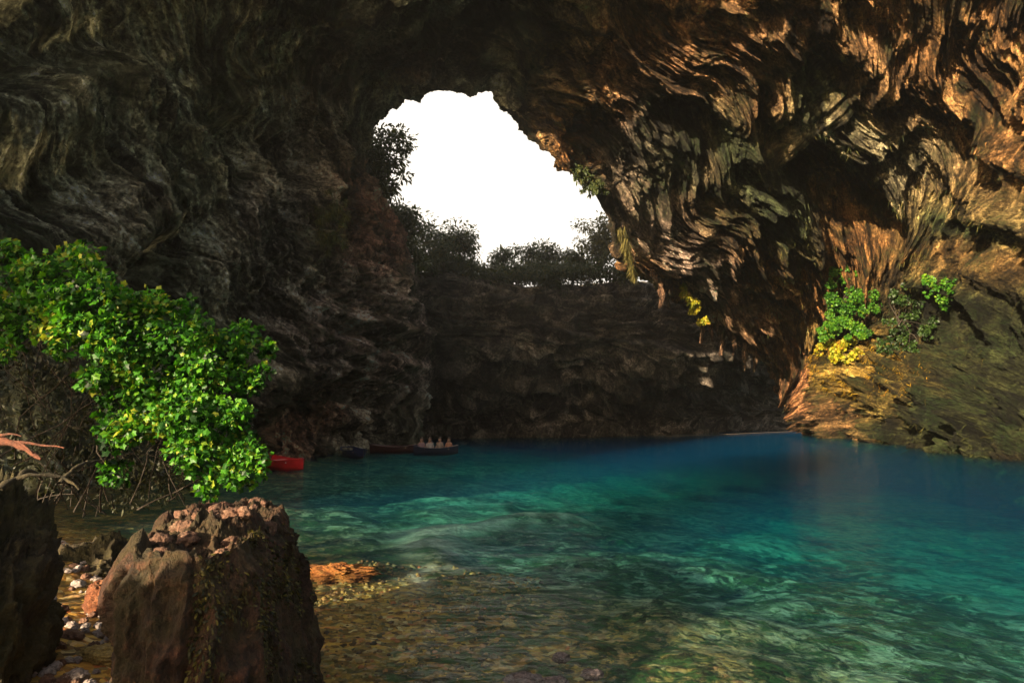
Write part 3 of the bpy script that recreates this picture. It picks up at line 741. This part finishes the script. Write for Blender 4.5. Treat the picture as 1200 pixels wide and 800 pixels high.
# tree leaning out of the left rim
p, n = shell_at(440, 215)
tree('tree leaning into the sky from the rusty left rim of the opening', p + np.array([-.9, 2.0, -1.6]), 6.6, 4.2, 5200, (.20, -.05), M_OLIVE, trunk=.2)
tree('low shrubby tree below the leaning one at the left corner of the opening', px(470, 318, 45), 4.6, 3.6, 4600, (.02, 0), M_OLIVE, trunk=.1)
for args in [('broad dark tree at the left foot of the sky opening', 503, 53.5, 262, 74, 3200, M_OLIVE),
             ('dark round tree right of the broad one on the rim', 540, 55, 274, 62, 2800, M_OLIVE),
             ('pale thin tree in the low gap of the rim', 570, 57, 306, 36, 900, M_OLIVE2),
             ('first tree of the row along the rim after the low gap', 600, 57, 284, 42, 1500, M_OLIVE),
             ('second tree of the row, with sky showing under its crown', 626, 58, 287, 42, 1500, M_OLIVE),
             ('third and tallest tree in the middle of the row', 648, 58.5, 278, 44, 1700, M_OLIVE),
             ('last tree of the row before the golden one', 672, 59, 284, 42, 1600, M_OLIVE),
             ('golden green tree below the right tip of the opening', 704, 60, 248, 56, 3000, M_OLIVE2),
             ('tree half hidden behind the hanging beard of moss', 738, 62, 262, 60, 2200, M_OLIVE)]:
    rim_tree(*args)
for k, (u, Y_, vt, w) in enumerate([(488,51.5,300,50),(515,52.5,308,46),(545,53.5,310,46),(575,54,318,40),(605,54.5,312,46),(633,55,310,44),(660,55.5,308,44),(690,56.5,304,46),(718,58,300,50),(742,59,296,50)]):
    x = (u-600)/800*Y_; z = rim_z(x, Y_) - .35
    tree('dark shrub number %d from the left corner in the undergrowth at the edge of the cliff' % 0 if False else ['dark shrub tucked in the left corner of the rim','dense shrub under the broad dark tree on the rim','shrub below the dark round tree on the rim','low shrub under the pale thin tree on the rim','shrub under the first tree of the rim row','shrub under the second tree of the rim row','shrub below the middle tree of the rim row','shrub below the last tree of the rim row','shrub under the golden green tree on the rim','shrub on the rim beside the beard of moss'][k],
         (x, Y_, z), max(px(u, vt, Y_)[2] - z, 1.4), w/800*Y_*1.15, 1500, (0, -.12), M_OLIVE, 'shrubs along the edge of the cliff', .02, .26, 'rim_shrub', 'shrub')
# unseen tall trees added behind the viewer for dappled sun, set clear of the bush
for k, (x, y, h, w) in enumerate([(-16.2,-5.6,12.5,4.4),(-17.0,-9.0,13.0,5.0)]):
    tree(['sparse tall tree on the bank outside the cave mouth','second sparse tall tree on the bank, nearer the water'][k], (x, y, 1.2), h, w, 2600, (0, 0), M_OLIVE, 'trees on the bank outside the cave', .35, .36, 'bank_tree')

# ------------------------------------------------------------------ rocks of the foreground bank
def mat_block(name, c1, c2, c3, mossy):
    t = NT(name); P_ = t.pos()
    sv = t.vmath('MULTIPLY', P_, (1, 1, .35))
    n1 = t.noise(sv, 2.4, 8, .68, .5); n2 = t.noise(P_, 11, 6, .7); n3 = t.noise(P_, 40, 4, .7)
    c = t.mix(t.ramp(n1, [(.38, 0.0), (.6, 1.0)]), c1, c2)
    c = t.mix(t.ramp(n2, [(.5, 0.0), (.68, .8)]), c, c3)
    c = t.mix(1.0, c, t.ramp(n3, [(.3, .4), (.7, 1.5)]), 'MULTIPLY')
    g = t.n('ShaderNodeSeparateXYZ', Vector=P_)
    m = t.math('MULTIPLY', t.ramp(t.noise(P_, 1.7, 6, .68), [(.42, 0.0), (.56, 1.0)]), mossy)
    c = t.mix(m, c, t.mix(n2, (.012, .014, .004), (.075, .06, .014)))
    h = t.math('ADD', n1, t.math('ADD', t.math('MULTIPLY', n2, .5), t.math('MULTIPLY', n3, .2)))
    p = t.n('ShaderNodeBsdfPrincipled', Base__Color=c, Roughness=.75, Normal=t.bump(h, 1.0, .12)); p.inputs['Specular IOR Level'].default_value = .35
    return t.surf(p.outputs[0])
M_BLOCK = mat_block('block_stone', (.012,.006,.004), (.05,.020,.010), (.13,.05,.027), .55)
M_BOULD = mat_block('boulder_stone', (.018,.012,.008), (.055,.04,.02), (.13,.10,.035), .8)

# the worn block: footprint swept up, flared at its foot, rubbly on top
fp = np.array([(-2.0,3.55),(-1.53,3.58),(-1.44,3.80),(-1.68,5.35),(-1.84,5.62),(-2.55,5.72),(-2.65,5.45)])
fc = fp.mean(0); NA = 620
cl_ = np.vstack([fp, fp[:1]]); segl = np.concatenate([[0], np.cumsum(np.linalg.norm(np.diff(cl_, axis=0), axis=1))])
q = np.linspace(0, segl[-1], NA, endpoint=False)
base2 = np.stack([np.interp(q, segl, cl_[:, 0]), np.interp(q, segl, cl_[:, 1])], 1)
kk = np.hanning(31); kk /= kk.sum()
base2 = np.stack([np.convolve(np.concatenate([base2[-15:, i], base2[:, i], base2[:15, i]]), kk, 'valid') for i in range(2)], 1)
tan2 = np.roll(base2, -1, 0) - np.roll(base2, 1, 0); tan2 /= np.linalg.norm(tan2, axis=1, keepdims=True)
out2 = np.stack([tan2[:, 1], -tan2[:, 0]], 1)
zs_ = np.linspace(-.6, 1.28, 190); rows = []
for z_ in zs_:
    kf = (1.28 - z_)/1.88
    fl2 = -.06*sstep(1.0, 1.28, z_)**1.5 + .13*kf**1.5*(1 + .3*np.sin(q*2.1))*(1 - .75*np.clip(-out2[:, 0], 0, 1)) + .20*kf*np.maximum(out2[:, 0], 0)
    rows.append(np.concatenate([base2 + out2*fl2[:, None], np.full((NA, 1), z_)], 1))
for s_ in np.linspace(0, 1, 90)[1:]:
    b2 = fc + (base2 - out2*.06 - fc)*(1 - s_)
    rows.append(np.concatenate([b2, np.full((NA, 1), 1.28)], 1))
BP = np.stack(rows, 0); nb_ = np.zeros_like(BP); nt_ = len(zs_)
nb_[:nt_, :, :2] = out2; nb_[nt_:, :, 2] = 1
bl = sstep(-12, 0, np.arange(len(BP)) - nt_)[:, None, None]
nb_[:nt_] = nb_[:nt_]*(1-bl[:nt_]*.6) + np.array([0, 0, 1.])*bl[:nt_]*.6
x, y, z = BP[..., 0], BP[..., 1], BP[..., 2]
top_m = sstep(nt_-3, nt_+14, np.arange(len(BP)))[:, None] + 0*x
side = fbm(x*1.6, y*1.6, z*.6, 4, 211)*.075 + (ridged(x*4.5, y*4.5, z*1.2, 3, 221) - .9)*.05 + fbm(x*11, y*11, z*7, 3, 231)*.03
side += .06*(pn(x*3, y*3, z*.4, 235) > .18)
tp = fbm(x*2.2, y*2.2, z*0, 3, 241)*.06 + (ridged(x*5, y*5, z*0, 3, 251) - .9)*.06 + fbm(x*16, y*16, z*0, 3, 261)*.02
tp += .03*fbm(x*30, y*30, 0*x, 2, 265) + .06*np.exp(-((y-5.5)/.45)**2) + .13*np.exp(-((x+1.95)/.3)**2-((y-4.5)/.3)**2) - .12*np.exp(-((y-5.05)/.18)**2) - .05
BP = BP + nb_*(side*(1-top_m) + tp*top_m)[..., None]
o = link('rock_block', raw_mesh('rock_block', BP.reshape(-1, 3), grid_faces(len(BP), NA, wrap=True), True), M_BLOCK)
tag(o, 'tall dark block of weathered rock with a flat rubbly top standing at the water edge', 'rock')
BLOCK = BP

def lumpy(center, rad, seed, amp=.28, n=(140, 200), freq=1.5, squash=1.0):
    th = np.linspace(0, np.pi, n[0])[:, None]; ph = np.linspace(0, 2*np.pi, n[1], endpoint=False)[None]
    d = np.stack([np.sin(th)*np.cos(ph), np.sin(th)*np.sin(ph), np.cos(th) + 0*ph], -1)
    d = np.sign(d)*np.abs(d)**squash
    f = freq; r = 1 + amp*fbm(d[..., 0]*f, d[..., 1]*f, d[..., 2]*f, 3, seed) + amp*.5*(ridged(d[..., 0]*f*2.2, d[..., 1]*f*2.2, d[..., 2]*f*2.2, 4, seed+7) - .9)
    r += amp*.16*fbm(d[..., 0]*f*9, d[..., 1]*f*9, d[..., 2]*f*9, 3, seed+17)
    return d*r[..., None]*np.asarray(rad), grid_faces(n[0], n[1], flip=True, wrap=True)
def boulder(name, label, c, rad, seed, mat, cat='rock', group=None, **kw):
    V, F = lumpy(c, rad, seed, **kw)
    o = link(name, raw_mesh(name, V.reshape(-1, 3), F, True), mat, loc=c)
    return tag(o, label, cat, group)
boulder('mossy_boulder', 'dark mossy boulder at the left edge below the bush', (-3.64, 4.75, .35), (.42, .60, 1.27), 301, M_BOULD, amp=.24, freq=2.2, n=(220, 300))
boulder('mossy_boulder', 'wet low rock at the lower left corner in front of the pebbles', (-3.0, 4.05, -.05), (.45, .35, .30), 311, M_BOULD, amp=.3)
boulder('mossy_boulder', 'shadowed rock of the bank behind the block under the bush', (-4.7, 8.0, .05), (.7, .5, .5), 321, M_BOULD, amp=.3)
boulder('mossy_boulder', 'high rock of the bank that shades the block, beyond the left edge', (-3.5, 1.0, .35), (.95, .6, 1.62), 331, M_BOULD, amp=.18)  # added out of view to shade the front of the block
# moss blades on the block's water side and on the boulder
nf = BP.shape[1]; pick = rng.choice(np.flatnonzero(((BP[..., 0] > -1.62) & (BP[..., 2] > -.1) & (pn(x*1.8, y*1.8, z*1.8, 271) > -.1)).ravel()), 9000)
p = BP.reshape(-1, 3)[pick]; n = nb_.reshape(-1, 3)[pick]
d = .6*n + np.array([0, 0, -.6]) + rng.normal(0, .4, p.shape)
g = link('block_moss', leaf_mesh('block_moss', p - .005*n, d, n + .5*unit(len(p)), .012 + .03*rng.random(len(p)), 'oval'), mat_leaf('wet_moss', [(.012,.014,.005),(.03,.028,.008),(.06,.05,.012),(.14,.11,.02)], .2, .5))
tag(g, 'damp moss on the water side of the rock block', 'moss', kind='stuff')

# loose stones
M_STONE = mat_block('loose_stone', (.10,.05,.035), (.22,.11,.07), (.34,.21,.14), .12)
M_PALE = mat_block('pale_stone', (.26,.20,.18), (.48,.40,.37), (.58,.50,.44), .10)
M_FLAT = mat_block('flat_slab', (.09,.07,.075), (.17,.13,.14), (.22,.18,.19), .10)
protos = []
for i in range(6):
    V, F = lumpy((0,0,0), (1, .8, .62), 401 + 13*i, amp=.32, n=(22, 30), freq=1.4)
    protos.append(raw_mesh('stone', V.reshape(-1, 3), F, True))
PROTO = {}
def stone(i, loc, s, mat, label, group, cat='stone'):
    key = (i, mat.name)
    if key not in PROTO:
        m_ = protos[i].copy(); m_.materials.append(mat); PROTO[key] = m_
    o = bpy.data.objects.new('stone', PROTO[key]); COL.objects.link(o)
    o.location = loc; o.scale = (s, s, s); o.rotation_euler = (rng.normal()*.3, rng.normal()*.3, rng.uniform(0, 6.28))
    return tag(o, label, cat, group)
tops = BP[nt_+4:nt_+80].reshape(-1, 3)
for i in range(46):
    p = tops[rng.integers(len(tops))]
    stone(rng.integers(6), (p[0], p[1], p[2] + .01), rng.uniform(.025, .085)*(1.25 if rng.random() < .15 else 1), M_STONE, 'small broken reddish stone lying on top of the rock block', 'rubble on top of the rock block')
for i in range(150):
    u = rng.uniform(50, 160); v = rng.uniform(645, 800); Y_ = 2.0*800/(v-485)*.93
    x_ = (u-600)/800*Y_; z_ = float(bed_h(np.array([x_]), np.array([Y_]))[0])
    stone(rng.integers(6), (x_, Y_, z_ + .01), rng.uniform(.02, .06)*(1.7 if rng.random() < .12 else 1), M_PALE if rng.random() < .6 else M_STONE, 'wet pebble on the small shore between the mossy boulder and the block', 'pebbles on the small shore')
zz_ = float(bed_h(np.array([-3.75]), np.array([6.45]))[0])
M_ORANGE = mat_block('orange_stone', (.12,.035,.012), (.24,.08,.03), (.34,.16,.08), .0)
boulder('round_stone', 'upright orange stone on the pebbles beside the block', (-3.72, 6.35, zz_ + .12), (.12, .11, .17), 341, M_ORANGE, 'stone', amp=.2, n=(50, 70))
M_YST = mat_block('ochre_stone', (.36,.22,.06), (.50,.34,.10), (.60,.46,.22), .15)
boulder('flat_stone', 'flat ochre stone in the sun at the foot of the block', (-3.05, 5.35, float(bed_h(np.array([-3.05]), np.array([5.35]))[0]) + .03), (.24, .15, .07), 351, M_YST, 'stone', amp=.25, n=(50, 70))
M_ALG = mat_block('orange_algae', (.20,.06,.012), (.36,.14,.025), (.40,.22,.06), .1)
boulder('algae_rock', 'low rock covered in orange algae just breaking the shallow water', (-2.28, 9.1, -.04), (.48, .30, .095), 361, M_ALG, amp=.4, n=(90, 120), freq=2.4)
for k, (u, v, a, b, lab) in enumerate([(612,775,.17,.11,'largest pale flat stone breaking the shallow water at the lower edge'),(648,778,.12,.08,'pale flat stone right of the largest one in the shallows'),
        (690,770,.10,.07,'small pale stone alone in the shallows, rightmost of the flat ones'),(655,752,.09,.05,'pale flat stone above the others in the shallows'),(600,795,.16,.10,'pale flat stone cut by the lower edge of the picture')]):
    Y_ = 2.0*800/(v-485); 
    boulder('flat_stone', lab, ((u-600)/800*Y_, Y_, -.035), (a*.85, b*.85, .042), 371 + 5*k, M_FLAT, 'stone', amp=.3, n=(40, 60))
# submerged gravel: one mass
Vs, Fs = lumpy((0,0,0), (1, .8, .55), 501, amp=.3, n=(9, 12), freq=1.4); Vs = Vs.reshape(-1, 3)
N = 2600
yy = 2.2 + 8*rng.random(N)**1.3; xx = -2.2 + (yy*.18 + .9)*rng.random(N)**1.3
zz2 = bed_h(xx, yy); ss_ = (.008 + .024*rng.random(N)**3)*np.clip(yy/6, .6, 1.8); aa = rng.uniform(0, 6.28, N)
ca, sa = np.cos(aa)[:, None], np.sin(aa)[:, None]
VV = np.stack([xx[:, None] + ss_[:, None]*(Vs[None, :, 0]*ca - Vs[None, :, 1]*sa), yy[:, None] + ss_[:, None]*(Vs[None, :, 0]*sa + Vs[None, :, 1]*ca), zz2[:, None] + ss_[:, None]*(Vs[None, :, 2] + .15)], -1)
FF = (Fs[None] + (np.arange(N)*len(Vs))[:, None, None]).reshape(-1, 4)
t = NT('gravel'); r_ = t.attr('rnd', 'Fac')
c = t.ramp(r_, [(0, (.03,.02,.01)), (.25, (.16,.08,.025)), (.5, (.36,.22,.06)), (.7, (.08,.07,.03)), (.9, (.30,.20,.07)), (1, (.42,.12,.04))])
M_GRAV = t.surf(t.n('ShaderNodeBsdfPrincipled', Base__Color=c, Roughness=.6).outputs[0])
o = link('gravel', raw_mesh('gravel', VV.reshape(-1, 3), FF, True, {'rnd': np.repeat(rng.random(N), len(Vs))}), M_GRAV)
tag(o, 'brown and ochre gravel lying in the shallow water', 'gravel', kind='stuff')

# ------------------------------------------------------------------ driftwood at the left edge
M_DRIFT = mat_bark('red_driftwood', (.05,.018,.01), (.16,.052,.026), 14)
b0 = px(-30, 520, 5.2)
root = empty('driftwood', b0, 'split reddish dead branch sticking in from the left edge above the mossy boulder', 'branch')
pts = [px(-60, 505, 5.3), px(-10, 514, 5.2), px(22, 522, 5.15), px(48, 538, 5.1)]
main = spline(np.arange(4.), np.array(pts), np.linspace(0, 3, 14))
V, F = tube(main - b0, np.linspace(.042, .012, 14)*(1 + .3*np.sin(np.arange(14)*2.3)), 9); link('branch', raw_mesh('branch', V, F, True), M_DRIFT, root)
for (a, b) in [((-20, 512), (30, 510)), ((0, 517), (75, 524)), ((15, 520), (40, 530))]:
    pa, pb = px(*a, 5.18), px(*b, 5.1)
    V, F = tube(curve_path(pa, pb, (0, 0, .02), 9, .01) - b0, np.linspace(.016, .004, 9), 7); link('twig', raw_mesh('twig', V, F, True), M_DRIFT, root)
# roots crawling over the mossy boulder
M_ROOT = mat_bark('mossy_root', (.015,.012,.006), (.05,.038,.014), 12)
for k, (a, b, r, lab) in enumerate([((0,572,4.3),(58,545,4.6),.019,'thick mossy root running up from the left edge to the driftwood tip'),
        ((70,566,4.5),(112,532,4.9),.015,'curled mossy root right of the driftwood over the boulder'),((20,560,4.2),(88,588,4.3),.013,'thin pale root lying across the top of the mossy boulder')]):
    pa, pb = px(*a), px(*b)
    V, F = tube(curve_path(pa, pb, np.array([.02, 0, .05]), 12, .02), np.linspace(r, r*.5, 12)*(1+.3*np.sin(np.arange(12)*1.7)), 8)
    tag(link('root', raw_mesh('root', V, F, True), M_ROOT), lab, 'root')

# ------------------------------------------------------------------ boats
def mat_paint(name, c, rough=.4):
    t = NT(name); P_ = t.pos()
    cc = t.mix(t.ramp(t.noise(P_, 5, 4, .6), [(.4, 0.0), (.7, .5)]), c, tuple(x*.55 for x in c))
    return t.surf(t.n('ShaderNodeBsdfPrincipled', Base__Color=cc, Roughness=rough).outputs[0])
def boat(label, loc, rz, L, Wd, hull_m, rim_m, seat_m, group='rowing boats under the left wall'):
    root = empty('rowing_boat', loc, label, 'boat', group, rz)
    n, m = 25, 13; tl = np.linspace(0, 1, n); hw = Wd/2*np.clip(np.sin(np.pi*(tl*.86+.14)**1.0), 0, 1)**.75; hw[-1] = .015
    hw[0] = Wd*.30; sheer = .24 + .12*(2*tl-1)**2; keel = -.16 + .20*np.maximum(tl-.6, 0)**2*4
    def skin(inset, lift):
        G = np.zeros((n, m, 3)); a = np.linspace(-1, 1, m)
        for i in range(n):
            w = max(hw[i]-inset, .005)
            G[i, :, 0] = (tl[i]-.5)*L*(1 - inset*.6/L); G[i, :, 1] = w*np.sign(a)*np.abs(a)**.75
            G[i, :, 2] = keel[i] + lift + (sheer[i]-keel[i]-lift)*np.abs(a)**2.4
        return G
    o_, i_ = skin(0, 0), skin(.035, .035)
    parts = [(o_.reshape(-1, 3), grid_faces(n, m)), (i_.reshape(-1, 3), grid_faces(n, m, True))]
    tr_ = np.concatenate([o_[0], i_[0]]); parts.append((tr_, grid_faces(2, m)))
    V, F = joinVF(parts); link('hull', raw_mesh('hull', V, F, True), hull_m, root)
    rail = np.concatenate([o_[::-1, 0], o_[:, -1]]); V, F = tube(rail + np.array([0, 0, .01]), .032, 6); link('gunwale', raw_mesh('gunwale', V, F, True), rim_m, root)
    for f in (.30, .55, .76):
        k_ = int(f*(n-1)); w = hw[k_]-.05; xx_ = (tl[k_]-.5)*L
        Vb = np.array([(xx_+sx*.11, sy*w, .20+sz*.02) for sx in (-1, 1) for sy in (-1, 1) for sz in (-1, 1)])
        Fb = np.array([(0,1,3,2),(4,6,7,5),(0,4,5,1),(2,3,7,6),(0,2,6,4),(1,5,7,3)])
        link('seat', raw_mesh('seat', Vb, Fb, False), seat_m, root)
    kd = int(.84*(n-1)); deck = np.array([[o_[i, 0]*np.array([1, .95, 1]) + (0, 0, .02), (o_[i, m//2]*np.array([1, 1, 0]) + (0, 0, sheer[i] + .05)), o_[i, -1]*np.array([1, .95, 1]) + (0, 0, .02)] for i in range(kd, n)])
    link('bow_deck', raw_mesh('bow_deck', deck.reshape(-1, 3), grid_faces(len(deck), 3), True), seat_m, root)
    return root
RED, WHITE, NAVY, BLUE, MAROON, WOOD = (mat_paint('red_paint', (.55,.02,.025)), mat_paint('white_paint', (.75,.68,.66)), mat_paint('navy_paint', (.012,.014,.035)), mat_paint('blue_paint', (.01,.016,.06)), mat_paint('maroon_paint', (.04,.012,.012)), mat_paint('bench_wood', (.32,.2,.11), .7))
boat('bright red rowing boat with a pale bow deck behind the bush', (-8.8, 26.6, 0), R(-42), 2.9, 1.2, RED, RED, WHITE)
p = px(416, 533, 33.5); boat('small blue boat alone against the foot of the left wall', (p[0], 33.5, 0), R(-60), 2.6, 1.1, BLUE, BLUE, WOOD)
p = px(462, 527, 37.5); boat('empty maroon boat left of the boat with people', (p[0], 37.5, 0), R(-8), 2.6, 1.1, MAROON, MAROON, WOOD)
pb = px(511, 530, 36.0); bx_, by_ = pb[0], 36.0
boat('dark blue boat with a row of seated people', (bx_, by_, 0), R(4), 2.3, 1.15, NAVY, NAVY, WOOD)
def person(label, loc, rz, shirt, hair, sc):
    """seated figure, one skinned body; hair and shirt colour by place on the body"""
    J = [(0,0,.0),(0,.01,.22),(0,0,.46),(0,.0,.57),(0,.03,.68),(0,.02,.82),
         (-.17,0,.47),(-.24,.05,.22),(-.16,.25,.12),(.17,0,.47),(.24,.05,.22),(.16,.25,.12),
         (-.1,.05,.0),(-.12,.30,.10),(-.12,.33,-.08),(.1,.05,.0),(.12,.30,.10),(.12,.33,-.08)]
    Ed = [(0,1),(1,2),(2,3),(3,4),(4,5),(2,6),(6,7),(7,8),(2,9),(9,10),(10,11),(0,12),(12,13),(13,14),(0,15),(15,16),(16,17)]
    Rd = [.19,.185,.19,.075,.135,.13,.09,.065,.045,.09,.065,.045,.12,.085,.06,.12,.085,.06]
    me = bpy.data.meshes.new('body'); me.from_pydata(J, Ed, []); ob = bpy.data.objects.new('tmp', me); COL.objects.link(ob)
    sk = ob.modifiers.new('s', 'SKIN'); sv = me.skin_vertices[0].data
    for i, r in enumerate(Rd): sv[i].radius = (r, r)
    sv[0].use_root = True
    ob.modifiers.new('u', 'SUBSURF').levels = 1
    dg = bpy.context.evaluated_depsgraph_get(); fin = bpy.data.meshes.new_from_object(ob.evaluated_get(dg)); bpy.data.objects.remove(ob)
    fin.materials.clear()
    for m_ in (mat_skin, shirt, TROUS): fin.materials.append(m_)
    for pl in fin.polygons:
        c = pl.center
        pl.material_index = 0 if c.z > .52 or (abs(c.x) > .14 and c.z < .3 and c.y > .1 and c.z > .08) else (1 if c.z > .1 else 2); pl.use_smooth = True
    o = link('person', fin, None, loc=loc); o.rotation_euler = (0, 0, rz); o.scale = (sc,)*3
    tag(o, label, 'person', 'people seated in the boat')
    V, F = lumpy((0,0,0), (.122, .128, .115), 601, amp=.06, n=(12, 16)); V = V.reshape(-1, 3); V = V[:, :] + np.array([0, -.014, .80]); 
    V[:, 2] = np.maximum(V[:, 2], .79 - (V[:, 1] < 0)*.09)
    link('hair', raw_mesh('hair', V, F, True), hair, o)
mat_skin = mat_paint('skin', (.24,.13,.09), .6); TROUS = mat_paint('dark_cloth', (.04,.04,.06), .9)
HAIR = mat_paint('brown_hair', (.035,.02,.012), .7)
for k, (dx, dy, c, lab) in enumerate([(-.78,.1,(.20,.12,.13),'person in a dusky pink shirt at the left end of the boat'),(-.33,-.1,(.26,.23,.22),'person in a pale shirt second from the left in the boat'),
        (.18,.1,(.20,.15,.12),'person in a beige shirt third from the left in the boat'),(.66,-.05,(.28,.13,.08),'person in an orange brown shirt at the right end of the boat')]):
    person(lab, (bx_+dx, by_+dy*.5+.08, .10), R(180) + rng.normal()*.5, mat_paint('shirt', c, .9), HAIR, .78)

# floating rope towards the dark far corner
a, b = px(780, 510.5, 62.5), px(945, 504.5, 81)
tt_ = np.linspace(0, 1, 60)[:, None]; path = a*(1-tt_) + b*tt_; path[:, 2] = .03; path[:, 0] += .5*np.sin(tt_[:, 0]*6); path[:, 1] += -3*tt_[:, 0]*(1-tt_[:, 0])
V, F = tube(path, .018, 5)
tag(link('floating_rope', raw_mesh('floating_rope', V, F, True), mat_bark('pale_rope', (.30,.22,.16), (.42,.32,.24), 20)), 'thin pale rope floating on the water in front of the dark far recess', 'rope')

# ------------------------------------------------------------------ render look
S.render.engine = 'CYCLES'
S.cycles.use_denoising = True
S.cycles.max_bounces = 8; S.cycles.diffuse_bounces = 4; S.cycles.transparent_max_bounces = 12; S.cycles.volume_bounces = 0
S.cycles.caustics_reflective = False; S.cycles.caustics_refractive = False
S.view_settings.view_transform = 'Standard'; S.view_settings.look = 'None'
S.view_settings.exposure = EXPOSURE; S.view_settings.gamma = 1; S.view_settings.use_curve_mapping = False
